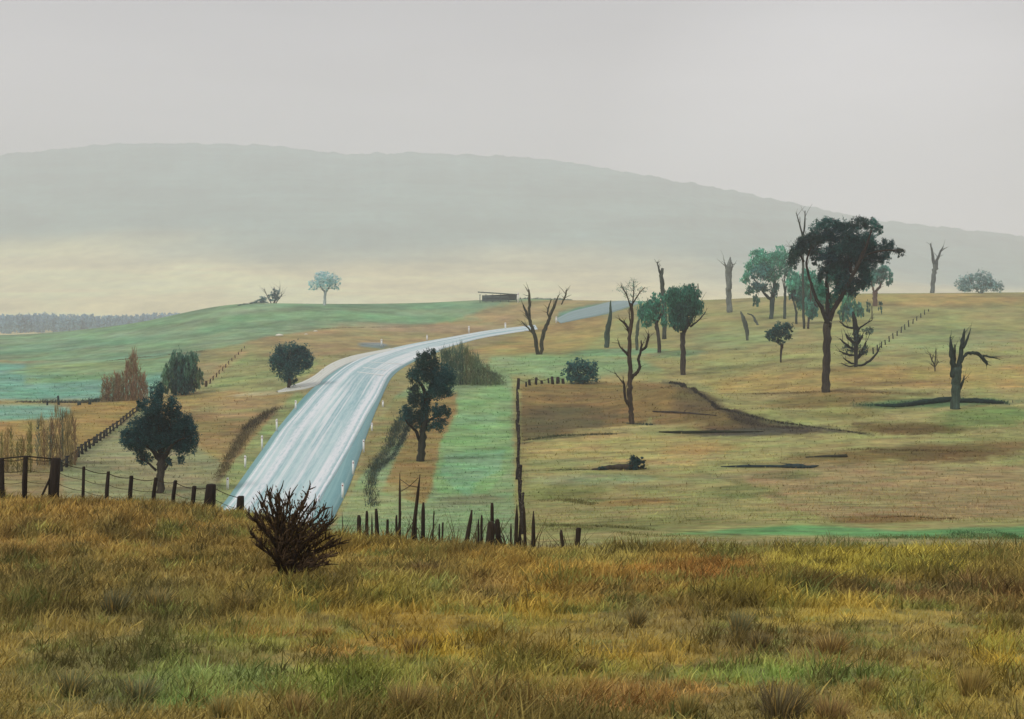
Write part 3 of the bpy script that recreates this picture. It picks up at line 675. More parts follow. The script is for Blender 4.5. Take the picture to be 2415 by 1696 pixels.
tree('sapling', 'two dark oval tufts on a thin stem under the right end gum', 'tree', (2056,752),
     zp([(1700,1440,1.4),(1700,1300,1.2)]), (), zl([(1655,1310,30,75),(1810,1310,30,70)]), (62,84,66), dens=.8, leaf=2.2, up=.7)
# Norfolk-like sparse dark tree
def R4(X, Y): return (1715+X/2.986, 460+Y/2.986)
def rp(l): return [(*R4(a[0], a[1]), a[2]) for a in l]
def rl(l): return [(*R4(a[0], a[1]), a[2]/2.986, a[3]/2.986, *(a[4:])) for a in l]
tree('bare_tree', 'dark bare tree with upswept tiered boughs like a fish skeleton, behind the tallest gum', 'tree', (2017,866),
     rp([(905,1215,4),(905,1100,5),(908,980,6.5),(900,900,6),(885,820,2)]),
     [rp([(903,1190,2),(860,1180,2.5),(810,1150,1)]), rp([(905,1130,2),(850,1125,3),(800,1100,1)]), rp([(900,1090,2),(840,1060,3.5),(780,1010,1)]), rp([(900,1060,3),(860,1010,4),(840,980,1.5)]),
      rp([(905,1200,2),(960,1190,3),(1030,1130,2.5),(1060,1060,1)]), rp([(908,1140,2),(950,1110,4),(985,1045,2)]), rp([(910,1060,3),(930,1020,4),(950,985,2)]), rp([(900,940,3),(850,930,2.5),(800,890,1)]),
      rp([(910,960,3),(950,920,2),(1010,880,1)]), rp([(905,1165,2),(940,1135,3),(970,1120,1.5)]), rp([(905,1200,1.5),(850,1205,1.5),(790,1180,.7)])],
     rl([(905,1010,36,60,(40,46,38)),(880,1090,50,40,(52,60,50)),(955,1090,35,40,(56,62,50)),(1000,950,50,30,(96,96,80))]), (46,52,44), bark=alb((44,46,38),.7), dens=.35, leaf=2.2, up=.3)
# round dark one on a thin trunk
tree('small_round_tree', 'small dark round tree on a thin leaning stem, below the pale gums', 'tree', (1841,855),
     rp([(375,1180,2),(380,1110,2.6),(385,1050,4)]), (), rl([(370,940,70,60),(320,980,45,50),(420,960,40,50),(385,1030,45,30),(300,985,30,40)]), (44,70,62), dens=1.1, leaf=2.4)
tree('dead_tree', 'short leaning dead stump below the left edge of the pale gum', 'dead tree', (1761,803),
     rp([(140,1020,2.5),(140,960,5),(120,880,5),(95,820,1.4)]), (), bark=alb((84,92,80),.8))
tree('dead_tree', 'tiny bent dead sapling with a hooked top under the pale gum', 'dead tree', (1783,767),
     rp([(225,915,2.2),(200,890,3),(180,850,2),(140,835,1)]), (), bark=alb((84,96,88),.8))
# right dead tree
tree('dead_tree', 'thick dark dead tree at the far right, forked trunk with an arching broken bough', 'dead tree', (2252,965),
     rp([(1610,1500,11),(1612,1400,10),(1610,1300,10),(1612,1220,10)]),
     [rp([(1600,1280,9),(1590,1180,7),(1575,1080,5),(1565,1000,1.5)]), rp([(1622,1260,8),(1640,1180,6),(1655,1080,5.5),(1670,1000,4),(1681,940,1)]), rp([(1660,1080,4),(1690,1010,2.6),(1703,965,1)]),
      rp([(1650,1180,3),(1680,1130,3.4),(1740,1110,4),(1800,1130,4.5),(1850,1180,4),(1860,1198,2)]), rp([(1800,1130,2.5),(1850,1140,2.2),(1905,1155,.8)]), rp([(1600,1180,3),(1604,1100,2),(1604,1050,1)]),
      rp([(1625,1390,2.5),(1650,1330,3),(1665,1275,1)])], bark=alb((60,76,66),.9))
tree('twiggy_shrub', 'small twiggy dead shrub standing just left of the thick far right dead tree', 'shrub', (2206,876),
     rp([(1465,1240,1.5),(1460,1190,1.8)]), [rp([(1460,1200,1.5),(1435,1150,1.4),(1425,1120,.8)]), rp([(1460,1200,1.5),(1470,1140,1.4),(1473,1090,.8)]), rp([(1462,1215,1.3),(1485,1170,1)]), rp([(1462,1215,1.3),(1440,1190,1)])], bark=alb((82,76,52),.8))
tree('dead_tree', 'faded dead tree with a tall V fork on the right skyline', 'dead tree', (2196,690),
     rp([(1440,680,5),(1450,600,5),(1462,530,5.5),(1465,490,5)]), [rp([(1460,500,4),(1445,430,3.2),(1427,340,1)]), rp([(1468,520,4),(1490,440,3.2),(1530,360,1)])], bark=alb((100,108,104),.9))
tree('round_bush', 'grey rounded bush with pale twigs on the right skyline', 'bush', (2310,692), None,
     [[(2310,692,1.4),(2290,670,.9),(2280,652,.6)], [(2315,692,1.4),(2330,665,.9),(2345,655,.6)], [(2318,692,1.2),(2320,660,.8)]],
     [(2290,668,26,20),(2315,660,26,20),(2338,668,24,16),(2268,680,14,10),(2355,678,14,10),(2310,680,50,10)], (128,134,130), bark=alb((170,172,168),.9), dens=.5, leaf=2.2, fk=.8)
# centre right trees
def M3(X, Y): return (1150+X/3.224, 560+Y/3.224)
def mp(l): return [(*M3(a[0], a[1]), a[2]) for a in l]
def ml(l): return [(*M3(a[0], a[1]), a[2]/3.224, a[3]/3.224, *(a[4:])) for a in l]
tree('tall_snag', 'grey dead trunk with a twin spiked top on the skyline left of the pale gums', 'dead tree', (1719,737),
     mp([(1840,560,7),(1835,450,7),(1832,350,7.5),(1830,250,7.5),(1845,150,1.4)]), [mp([(1822,250,4),(1800,190,1.2)]), mp([(1835,300,4),(1860,230,2),(1858,190,1)])], bark=alb((112,118,112),.9))
tree('tall_snag', 'tall dark dead trunk with one bent spike rising above two leafy trees', 'dead tree', (1565,800),
     mp([(1345,760,5.5),(1340,500,5.5),(1328,380,5),(1322,290,4.5),(1330,235,3)]), [mp([(1322,300,3),(1300,240,2.4),(1287,185,1)])], bark=alb((66,74,64),.8))
tree('spreading_tree', 'green tree with upswept foliage and stout dark trunk, right of the tall dark snag', 'tree', (1610,884),
     mp([(1485,1040,6.5),(1485,900,6),(1485,800,5.5),(1483,720,6.5)]),
     [mp([(1483,720,6),(1510,650,7),(1500,560,4),(1475,460,2)]), mp([(1510,690,5),(1560,600,4),(1600,500,2),(1605,350,1)]), mp([(1540,680,3),(1600,630,2),(1650,570,1)]), mp([(1475,710,4),(1440,630,3),(1400,560,1.4)]), mp([(1420,700,2),(1390,640,1)]), mp([(1470,700,3),(1450,560,2),(1440,420,1)])],
     ml([(1480,470,100,90),(1420,520,70,110),(1550,470,70,90),(1480,580,80,90,(50,76,60)),(1600,540,50,60),(1400,440,50,60),(1440,640,60,60,(60,104,86)),(1540,400,50,50),(1480,640,40,70,(60,70,54))]), (62,104,82), dens=.8, leaf=2.1, up=.75, fk=.65, asp=2.6, clump=.34)
tree('spreading_tree', 'smaller teal tree with a thin crooked trunk, left of the tall dark snag', 'tree', (1554,833),
     mp([(1305,860,4.5),(1300,760,4),(1285,680,4.5),(1275,640,3)]), [mp([(1275,650,3),(1240,560,2),(1215,490,1)]), mp([(1285,660,3),(1320,580,2.4),(1335,520,1)]), mp([(1290,650,2.4),(1300,560,2),(1308,480,1)])],
     ml([(1230,560,70,80),(1290,480,50,60),(1210,620,50,60),(1290,580,50,70,(58,104,80)),(1180,560,40,70,(96,140,118)),(1340,640,30,50)]), (70,124,98), dens=.8, leaf=2.6, up=.7, fk=.65)
tree('dead_tree', 'thin bare stem between the grey topped dead tree and the teal tree', 'dead tree', (1504,826),
     mp([(1135,850,3.5),(1135,760,3.8),(1140,680,4),(1155,600,1.4)]), (), bark=alb((84,96,76),.8))
tree('leaning_stump', 'dark leaning pointed stump alone on the slope right of the V shaped dead tree', 'dead tree', (1432,820),
     mp([(905,838,5.5),(908,780,6),(915,680,6),(930,600,4.5),(935,480,1.2)]), (), bark=alb((62,82,66),.8))
tree('dead_tree', 'V shaped dead tree with two separate bare stems beside the end of the road', 'dead tree', (1274,836),
     None, [mp([(378,900,4.5),(370,800,5),(345,700,4.5),(315,620,4),(285,550,3),(268,510,1.4)]), mp([(322,640,3.6),(318,540,3.4),(318,450,3.2),(312,395,1.5)]), mp([(350,740,2.6),(310,690,2),(255,635,1)]),
            mp([(408,900,4.5),(415,790,5),(440,690,5),(470,620,4),(500,540,3.5),(540,440,1.4)]), mp([(480,620,2.6),(455,570,2),(485,470,1)]), mp([(560,510,1.4),(590,450,2.4),(600,400,1.6)])], bark=alb((88,86,62),.8))
tree('grey_topped_tree', 'crooked near bare tree with grey twiggy top and reddish trunk on the brown paddock', 'tree', (1487,1000),
     mp([(1095,1410,6.5),(1095,1340,6),(1085,1270,6),(1075,1180,6),(1085,1080,5.5),(1080,950,5),(1080,820,4.5),(1085,720,4),(1100,600,4),(1085,500,3)]),
     [mp([(1095,1070,4.5),(1130,1030,4),(1155,990,3.6),(1145,930,3.4),(1165,860,3),(1165,780,1.4)]), mp([(1170,860,2.5),(1205,830,3.5),(1225,750,2.5),(1222,735,1.5)]), mp([(1080,1290,3.5),(1045,1220,3.4),(1040,1130,3),(1025,1080,1)]),
      mp([(1040,1120,2),(1010,1080,1.4),(968,1030,.8)]), mp([(1070,900,4),(1045,870,3),(1005,830,1.4),(985,770,.8)]), mp([(1085,720,3),(1050,660,3),(1000,620,1.2)]), mp([(1095,560,2),(1060,450,1.5),(1010,360,.8)]),
      mp([(1095,560,2),(1110,430,1.5),(1110,330,.8)]), mp([(1095,520,2),(1140,440,1.4),(1190,380,.8)]), mp([(1085,760,2.5),(1060,680,2)]), mp([(1100,680,2),(1080,620,1.5),(1075,540,1)])],
     ml([(1030,390,50,36),(1110,360,40,45),(1170,400,40,28),(1090,440,60,40)]), (124,124,112), dens=.0, leaf=1.7, fk=.9, colv=.3, bark=alb((74,62,48),.75), clump=.4)
tree('round_bush', 'bushy teal shrub at the far end of the row of short dark posts', 'bush', (1370,905), None, [[(1370,905,2),(1360,880,1.4),(1345,865,1)], [(1375,905,2),(1390,880,1.4),(1400,870,1)]],
     [(1345,880,20,24),(1370,870,26,24),(1395,878,20,24),(1375,890,34,16),(1350,862,14,10)], (44,84,78), dens=.8, leaf=2.4, fk=.6)
# left side trees
def L1(X, Y): return (X/3.224, 560+Y/3.224)
def lp(l): return [(*L1(a[0], a[1]), a[2]) for a in l]
def ll(l): return [(*L1(a[0], a[1]), a[2]/3.224, a[3]/3.224, *(a[4:])) for a in l]
NV = (38,56,54)
tree('bushy_tree', 'dark bushy tree with a pointed top behind the near fence on the left', 'tree', (377,1163),
     [(377,1165,8),(379,1130,8.5),(380,1100,10),(379,1080,9)],
     [[(379,1088,7),(365,1065,5),(345,1045,3),(330,1030,1.4)], [(380,1085,7),(378,1050,6),(375,1000,4),(370,940,2)], [(382,1090,7),(400,1060,5),(420,1040,3),(445,1030,1.4)], [(380,1075,5),(392,1040,4),(400,1000,2)], [(368,1110,3),(350,1090,2.4),(335,1080,1.4)], [(388,1108,3),(398,1092,2)]],
     ll([(1195,1190,55,80),(1180,1290,85,90),(1310,1300,60,90),(1070,1270,40,50),(1200,1420,120,120,(36,44,40)),(1060,1430,90,70),(1380,1400,75,85),(1000,1530,60,80),(1110,1540,90,90),(1240,1550,90,90,(34,46,42)),
         (1340,1530,90,100),(1440,1560,60,90)])+[(300,1030,14,26),(335,1030,22,24),(395,1035,28,28),(435,1045,26,24),(340,1080,18,16),(355,1010,30,30),(445,1010,18,24),(325,1060,14,14),(398,1090,9,12),(427,1080,9,12),(415,1020,30,26),(372,1040,24,20)],
     NV, dens=1.1, leaf=2.1, fk=.62, clump=.34)
tree('feathery_shrub', 'tall feathery dark green shrub on the slope above the pointed tree', 'shrub', (429,932),
     [(429,932,2.4),(429,910,2)], (), ll([(1400,1050,90,130,(58,84,74)),(1350,980,60,110),(1450,980,50,110),(1270,1080,40,100,(104,124,90)),(1340,1130,50,60,(70,94,80)),(1410,1120,70,70,(48,72,68)),(1500,1080,40,70,(120,124,90))]),
     (84,104,80), dens=.8, leaf=2.4, up=.85, asp=3, fk=.7)
tree('round_shrub_tree', 'small dark wedge shaped tree beside the junction left of the road', 'tree', (682,916),
     [(682,916,4),(682,900,4),(684,885,4)], (), [(690,830,30,22),(665,845,22,30),(700,850,30,30),(680,870,28,24),(724,850,16,22),(684,892,16,14),(650,850,12,26),(712,822,12,8)], (46,72,66), dens=1.0, leaf=2.1, fk=.62, clump=.34)
# reddish saplings
def feather(name, label, cat, stems, d=None, dmin=50, colv=.3, width=3.2):
    """a clump of upright brushy stems: (photo x, top y, base y, colour)"""
    b0 = P(stems[len(stems)//2][0], stems[len(stems)//2][2], dmin) if d is None else P(stems[len(stems)//2][0], 0, d=d)
    t = T(name, b0, label, cat); s = b0[1]/F
    mb = MB()
    for k in range(0, len(stems), 2):
        x, yt, yb, c = stems[k][:4]; z0 = float(H((x-CX)*s, b0[1]))
        mb.tube([((x-CX)*s, b0[1], z0-.1), ((x-CX)*s+rng.normal()*s, b0[1], (HY-yt)*s)], [1.1*s, .4*s], 4, alb(c, .7))
    mb.build('stem', M_bark, t)
    V = []; Q = []; C = []; n0 = 0
    for x, yt, yb, c in stems:
        n = 110; zt = (HY-yt)*s; z0 = float(H((x-CX)*s, b0[1])); u = rng.random(n)
        z = z0+(zt-z0)*u; wv = width*s*(1-u*0.6)
        root = np.stack([(x-CX)*s+rng.normal(size=n)*wv, b0[1]+rng.normal(size=n)*wv*2, z-(zt-z0)*0.12*rng.random(n)], 1)
        v, q, k = blades(root, (zt-z0)*(0.12+0.15*rng.random(n)), np.full(n, 1.7*s), rng.normal(size=(n, 2))*5*s, np.tile(alb(c, 1.1), (n, 1)), 1, colv)
        V.append(v); Q.append(q+n0); C.append(k); n0 += len(v)
    mesh('foliage', np.concatenate(V), np.concatenate(Q), M_leaf, np.concatenate(C), t)
    return t
RB = (150,122,92); GB = (132,138,100)
st = []
for k in range(26):
    x = 242+k*4.1+rng.normal(); top = np.interp(x, [240,260,290,305,318,330,345], [905,890,885,842,825,880,900])+rng.normal()*8
    st.append((x, top, 945, random.choice([RB, RB, GB, (140,124,88)])))
feather('sapling_thicket', 'thicket of thin reddish brown saplings on the edge of the teal paddock', 'thicket', st)
st = []
for k in range(13):
    x = 90+k*7.2+rng.normal(); top = np.interp(x, [90,105,120,150,180], [1000,985,1000,965,975])+rng.normal()*10
    st.append((x, top, 1085, random.choice([(140,126,84), (140,116,84), (116,122,98), (150,132,84)])))
feather('sapling_thicket', 'loose clump of grey brown reeds behind the near left fence', 'thicket', st, d=92)
st = []
for k in range(9):
    x = 2+k*9.0+rng.normal()*2; top = 1020+rng.normal()*16
    st.append((x, top, 1085, random.choice([(140,122,70), (126,120,66), (150,128,80)])))
feather('sapling_thicket', 'yellowish clump of reeds at the left edge behind the near fence', 'thicket', st, d=88)
st = []
for k in range(34):
    x = 1042+k*4.2+rng.normal(); top = np.interp(x, [1040,1060,1090,1120,1150,1185], [830,825,815,840,868,890])+rng.normal()*7
    st.append((x, top, np.interp(x, [1040,1180], [905,905]), (78,104,84) if x < 1095 else random.choice([(108,120,84), (120,122,86), (100,116,80), (92,114,88)])))
feather('feathery_shrub', 'wide feathery olive shrub behind the crooked roadside tree', 'shrub', st, d=160, width=9)
# roadside tree
def C2(X, Y): return (600+X/3.224, 560+Y/3.224)
def cp(l): return [(*C2(a[0], a[1]), a[2]) for a in l]
def cl(l): return [(*C2(a[0], a[1]), a[2]/3.224, a[3]/3.224, *(a[4:])) for a in l]
tree('crooked_tree', 'crooked dark tree with ragged clumps of foliage on the right side of the road', 'tree', (992,1088),
     [(992,1090,9),(994,1060,9),(998,1020,8),(1003,980,7),(1006,940,5.5)],
     [[(1004,960,5),(1000,920,4.5),(985,890,4),(992,860,2)], [(1004,965,5),(1012,925,4.5),(1020,890,3.5),(1018,850,1.5)], [(990,1040,4.5),(980,1015,3.6),(965,1000,2.5),(955,985,1.4)], [(1000,1000,3.5),(1025,985,3),(1050,975,1.5)]],
     cl([(1280,920,50,50,(50,56,42)),(1330,960,70,90,(40,48,36)),(1365,880,22,40,(56,76,60)),(1270,1020,80,90,(44,62,54)),(1200,1060,40,50,(50,54,40)),(1400,1050,110,90,(34,64,64)),(1470,1090,60,50),(1380,1150,70,90,(36,62,58)),(1440,1160,70,60),
         (1210,1190,60,70,(44,44,34)),(1220,1250,60,50,(42,52,42)),(1300,1230,40,70),(1150,1340,55,60,(40,66,64)),(1210,1370,60,60,(40,58,54)),(1290,1330,50,80,(36,52,48)),(1400,1320,60,60,(38,66,62)),(1460,1320,35,50,(50,66,52)),(1400,1420,60,50),(1280,1430,70,50,(44,60,50))]),
     (36,64,60), dens=1.1, leaf=2.1, fk=.62, clump=.36, bark=alb((56,58,48),.7))
# hill crest things on the left
tree('lone_tree', 'hazy grey lone tree with a rounded crown on the left hill crest', 'tree', (765,720),
     [(765,722,3.4),(766,700,3),(768,685,3.4)], [[(767,690,2.4),(755,675,1.4)], [(768,690,2.4),(780,672,1.4)]],
     [(752,660,18,15),(772,650,20,13),(785,665,17,15),(765,668,24,14),(740,672,12,12),(795,674,8,10),(760,645,12,8)], (190,206,206), bark=alb((180,188,186),.9), dens=.45, leaf=2.4, fk=.75)  # leaves and bark paled, haze painted into their colour
tree('windswept_shrub', 'dark low windswept shrub with bare twigs on the left hill crest', 'shrub', (640,714), None,
     [[(640,716,1.6),(632,700,1.1),(624,682,.7)], [(645,716,1.6),(650,700,1.2),(646,676,.7)], [(650,716,1.6),(662,700,1.2),(668,694,.7)], [(646,716,1.5),(655,698,1.1),(660,680,.7)]],
     [(632,706,22,7),(645,702,16,8),(650,690,10,12,(120,124,118)),(612,712,16,3)], (110,126,122), bark=alb((140,138,134),.8), dens=.7, leaf=2.2)
# bush in the foreground
def build_twiggy():
    b = P(672,1362,5); t = T('twiggy_bush', b, 'dark leafless twiggy bush fanning out in the dry grass below the road', 'bush'); d = b[1]; s = d/F
    tips = [(596,1195),(602,1215),(612,1205),(600,1180),(622,1185),(634,1160),(645,1170),(640,1152),(655,1180),(668,1160),(680,1178),(690,1165),(705,1180),(716,1170),(720,1158),(730,1190),(748,1185),(752,1178),(765,1200),(778,1208),(788,1225),(772,1240),(806,1280),(812,1283),(796,1300),(780,1305),(765,1320),(740,1330),(610,1240),(628,1260),(660,1200),(700,1210),(735,1230),(755,1260),(780,1265),(720,1260),(690,1240),(650,1240),(800,1270),(770,1225)]
    for i, (tx, ty) in enumerate(tips):
        mb = MB(); bx = 668+rng.normal()*7
        mx = bx+(tx-bx)*0.45+rng.normal()*5+(8 if tx < 660 else -6); my = 1358+(ty-1358)*0.55
        dy = rng.normal()*0.16
        p = np.array([W(bx, 1362, d), W((bx+mx)/2, (1358+my)/2, d), W(mx, my, d), W((mx+tx)/2, (my+ty)/2, d), W(tx, ty, d)])
        p[:, 1] += dy*np.array([0, .4, 1, 1.6, 2.2]); L = smoothline(p, 4)
        mb.tube(L, np.linspace(0.02, 0.006, len(L)), 5, alb((62,50,36),.8))
        for k in range(26):
            f = 0.25+0.75*rng.random(); q = L[min(len(L)-1, int(f*(len(L)-1)))]; dr = (L[-1]-L[0]); dr /= np.linalg.norm(dr)
            v = dr+rng.normal(size=3)*0.38; v[2] = abs(v[2])*0.9+.1; ln = (0.05+0.11*rng.random())
            mb.tube([q, q+v*ln*.5+rng.normal(size=3)*.008, q+v*ln], [0.010, .008, 0.003], 4, alb((74,58,40),.8)*(0.7+0.7*rng.random()))
        mb.build('branch', M_bark, t)
    # leaflets along the upper twigs
    n = 3000; i = rng.integers(0, len(tips), n); f = 0.35+0.65*rng.random(n)
    ctr = np.array([W(672+(tips[a][0]-672)*g, 1362+(tips[a][1]-1362)*g, d) for a, g in zip(i, f)])+rng.normal(size=(n, 3))*np.array([.035, .13, .035])
    v, q, c = leaves(ctr, np.full(n, 0.013), np.tile(alb((96,74,44),.8), (n, 1)), .6, 3.2, .5)
    mesh('leaves', v, q, M_leaf, c, t)
build_twiggy()

# fallen log with root ball
b = P(1450,1108); t = T('fallen_log', b, 'fallen dead tree lying in the paddock with a dark ball of roots at one end', 'fallen tree'); d = b[1]
mb = MB(); limb(mb, [(1396,1108,3),(1425,1104,5),(1450,1101,6),(1475,1101,7),(1492,1099,9)], d, BK, 0); mb.build('trunk', M_bark, t, True)
V, Q, C = crown_mb([(1498,1098,20,20),(1510,1090,12,12),(1490,1104,14,10),(1420,1104,14,5)], d, alb((40,52,48),.5), 1.2, 2.4, 0, 2, .8); mesh('root_ball', V, Q, M_leaf, C, t)
for L in ([(1500,1098,3),(1515,1088,2),(1524,1086,1)], [(1500,1098,3),(1505,1082,2),(1500,1076,1)], [(1500,1100,3),(1515,1106,2),(1525,1105,1)]):
    mb = MB(); limb(mb, L, d, BK, 0); mb.build('root', M_bark, t)
def log(label, pts, col=(48,56,50), twigs=3):
    m = pts[len(pts)//2]; b = P(m[0], m[1]+m[2]); t = T('fallen_log', b, label, 'fallen log'); d = b[1]
    A = []
    for x, y, r in pts:
        q = P(x, y+r); A.append([*q, r/F*q[1]])
    A = smoothline(A, 4); r = A[:, 3]; A = A[:, :3].copy(); A[:, 2] = H(A[:, 0], A[:, 1])+r*0.7
    mb = MB(); mb.tube(A, r, 8, alb(col, .7), rough=.25); mb.build('trunk', M_bark, t, True)
    for k in range(twigs):
        q = A[int((k+1)*len(A)/(twigs+1))]; mb = MB(); s = d/F
        mb.tube([q, q+np.array([rng.normal()*8*s, 0, 5*s]), q+np.array([rng.normal()*14*s, 0, 9*s])], [1.4*s, 1*s, .3*s], 5, alb(col, .7)); mb.build('branch', M_bark, t)
log('long dark blue grey log lying right of the fallen tree with the root ball', [(1700,1100,1.2),(1760,1099,3.5),(1830,1099,3.5),(1870,1098,6),(1910,1100,4),(1930,1098,1.2)], (50,66,66))
log('short dark log just above the long blue grey log', [(1900,1078,1.5),(1940,1076,2.5),(1990,1074,4.5),(1996,1074,2)], (66,66,52), 1)
log('long thin dark log below the crooked grey topped tree', [(1555,1018,1.5),(1600,1019,3.5),(1680,1018,3.5),(1750,1018,2.5),(1800,1018,1)], (48,54,36), 1)
log('thin brown log lying against the foot of the eroded mound', [(1540,970,2),(1590,972,2.6),(1640,975,2.2),(1690,980,1)], (72,62,54), 1)
log('dark log shaped mass half in the grass beside the thick far right dead tree', [(2258,945,5),(2300,944,6),(2340,947,5),(2368,950,2)], (28,50,46), 1)
log('long dark log shaped mass running left from the thick far right dead tree', [(2065,955,2.5),(2120,955,5),(2180,947,6.5),(2240,940,7),(2250,940,4)], (30,56,48), 1)  # dark tube shapes laid along the ground at the dead tree's foot

# ------------------------------------------------------------------ low scrub, hedges (cannot be counted)
SCRUB = {}
def strip(key, pts, hpx, wpx, col, n, wblade=1.6, lean=0.0, colv=.4, dmin=50, d=None):
    A = np.array([P(p[0], p[1], dmin) if d is None else P(p[0], 0, d=d) for p in pts])
    seg = np.linalg.norm(np.diff(A[:, :2], axis=0), axis=1); cum = np.concatenate([[0], np.cumsum(seg)]); sc = cum/cum[-1]
    u = rng.random(n); X = np.interp(u, sc, A[:, 0]); Y = np.interp(u, sc, A[:, 1]); s = Y/F
    X = X+rng.normal(size=n)*wpx*s*0.9; Y = Y+rng.normal(size=n)*wpx*s*2.2
    root = np.stack([X, Y, H(X, Y)-0.03], 1)
    cc = np.tile(alb(col, 1.1), (n, 1)) if not isinstance(col[0], (tuple, list)) else np.array([alb(random.choice(col), 1.15) for _ in range(n)])
    hh = hpx*s*(0.3+0.8*rng.random(n))*(0.35+1.1*vnoise(X/2.0, Y/2.0, 91))
    v, q, k = blades(root, hh, wblade*s*(0.6+0.8*rng.random(n)), np.stack([(rng.normal(size=n)*.35+lean)*hh, rng.normal(size=n)*.2*hh], 1), cc, 2, colv)
    L = SCRUB.setdefault(key, [[], [], [], 0]); L[0].append(v); L[1].append(q+L[3]); L[2].append(k); L[3] += len(v)
strip('low_scrub', [(40,948),(110,950),(200,950),(240,942),(330,936)], 7, 4, [(70,88,76),(96,88,66)], 1500)
strip('low_scrub', [(100,948),(230,948)], 12, 3, (60,76,72), 300)
strip('low_scrub', [(345,1110),(345,1150)], 3, 3, (100,90,60), 10)
strip('low_scrub', [(652,964),(630,975),(600,998),(575,1025),(555,1060),(535,1090),(515,1128)], 10, 9, [(96,84,56),(78,72,50),(122,112,78)], 2600)
strip('low_scrub', [(652,964),(630,975),(605,992),(580,1015)], 9, 7, (66,58,42), 900)
strip('low_scrub', [(950,985),(930,1020),(915,1060),(890,1090),(878,1120),(874,1160),(882,1195)], 11, 9, [(66,78,60),(58,76,74),(84,84,56)], 2600)
strip('low_scrub', [(965,1000),(945,1045),(925,1080),(895,1100)], 10, 5, (52,64,56), 900)
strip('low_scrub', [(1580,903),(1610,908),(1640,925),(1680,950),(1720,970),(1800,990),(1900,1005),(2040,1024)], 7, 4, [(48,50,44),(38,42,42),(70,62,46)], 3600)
strip('low_scrub', [(1575,915),(1620,930),(1660,960),(1700,990)], 5, 22, [(104,88,58),(120,104,68),(84,72,50)], 900)
strip('low_scrub', [(1720,985),(1800,1003),(1900,1012)], 5, 9, [(84,76,60),(66,62,54)], 1800)
strip('low_scrub', [(1232,1040),(1320,1028),(1450,1024)], 5, 4, (66,72,50), 900)
strip('low_scrub', [(1475,998),(1490,1000),(1540,1003)], 6, 3, (52,76,68), 250)
strip('low_scrub', [(1780,930),(1860,928),(1930,924),(2050,926),(2200,930)], 4, 4, [(84,72,44),(96,80,48)], 900)
strip('low_scrub', [(2020,955),(2100,956),(2250,944),(2370,950)], 9, 9, [(30,66,54),(40,90,62),(28,50,44)], 1800)
strip('low_scrub', [(1225,1112),(1290,1110),(1400,1108)], 5, 3, [(80,88,56),(96,100,64)], 700)
strip('low_scrub', [(1270,1182),(1330,1178),(1400,1190)], 6, 10, [(92,92,50),(112,104,58)], 1200)
strip('low_scrub', [(1270,1240),(1400,1240),(1540,1250)], 7, 6, [(88,92,50),(130,128,80)], 1400)
strip('low_scrub', [(2080,1222),(2130,1218),(2200,1224),(2260,1224)], 11, 4, [(96,74,46),(80,70,44)], 700)
strip('low_scrub', [(2250,1262),(2330,1250),(2400,1268)], 8, 12, [(58,96,58),(80,104,60)], 1500)
strip('low_scrub', [(1960,1300),(2050,1310),(2200,1305),(2400,1300)], 8, 10, [(112,112,62),(90,98,56),(74,110,60)], 2500)
strip('low_scrub', [(1330,1240),(1500,1262),(1700,1278),(1850,1290)], 6, 8, [(126,126,72),(104,104,56)], 1800)
strip('low_scrub', [(1990,1060),(2100,1062),(2300,1066)], 4, 6, (90,74,44), 900)
strip('low_scrub', [(560,722),(590,717),(612,714)], 5, 2, (92,112,104), 300, dmin=300)
strip('low_scrub', [(1000,962),(1012,930)], 3, 3, (90,84,56), 60)
strip('low_scrub', [(1225,700),(1290,706),(1350,704)], 5, 2, (104,128,116), 500, dmin=300)
strip('low_scrub', [(760,776),(900,772),(1000,770)], 2.5, 1.5, (120,112,80), 500)
strip('low_scrub', [(250,852),(350,842),(480,828)], 3, 2, (104,92,68), 700)
for q in range(46):
    x = 800+q*13+rng.normal()*8; strip('low_scrub', [(x-6,0),(x+6,0)], rng.uniform(90, 170), 6, random.choice([(84,72,44),(70,62,42),(104,88,52)]), 9, 3.0, rng.normal()*.12, d=34.2)
strip('low_scrub', [(1400,0),(2480,0)], 60, 14, [(126,122,66),(112,112,62),(138,126,64),(104,96,56)], 2600, 2.4, 0, d=36)
strip('low_scrub', [(1400,0),(2480,0)], 40, 30, [(116,122,72),(126,124,76),(104,112,62)], 2600, 2.4, 0, d=46)
strip('low_scrub', [(790,0),(1420,0)], 75, 5, [(110,92,52),(90,78,46),(126,112,66)], 1500, 2.2, 0, d=35)
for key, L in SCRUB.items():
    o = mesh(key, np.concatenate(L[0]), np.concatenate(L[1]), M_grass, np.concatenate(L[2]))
    tag(o, 'ragged low scrub and rank grass lining the ditches and banks', 'scrub', None, 'stuff')

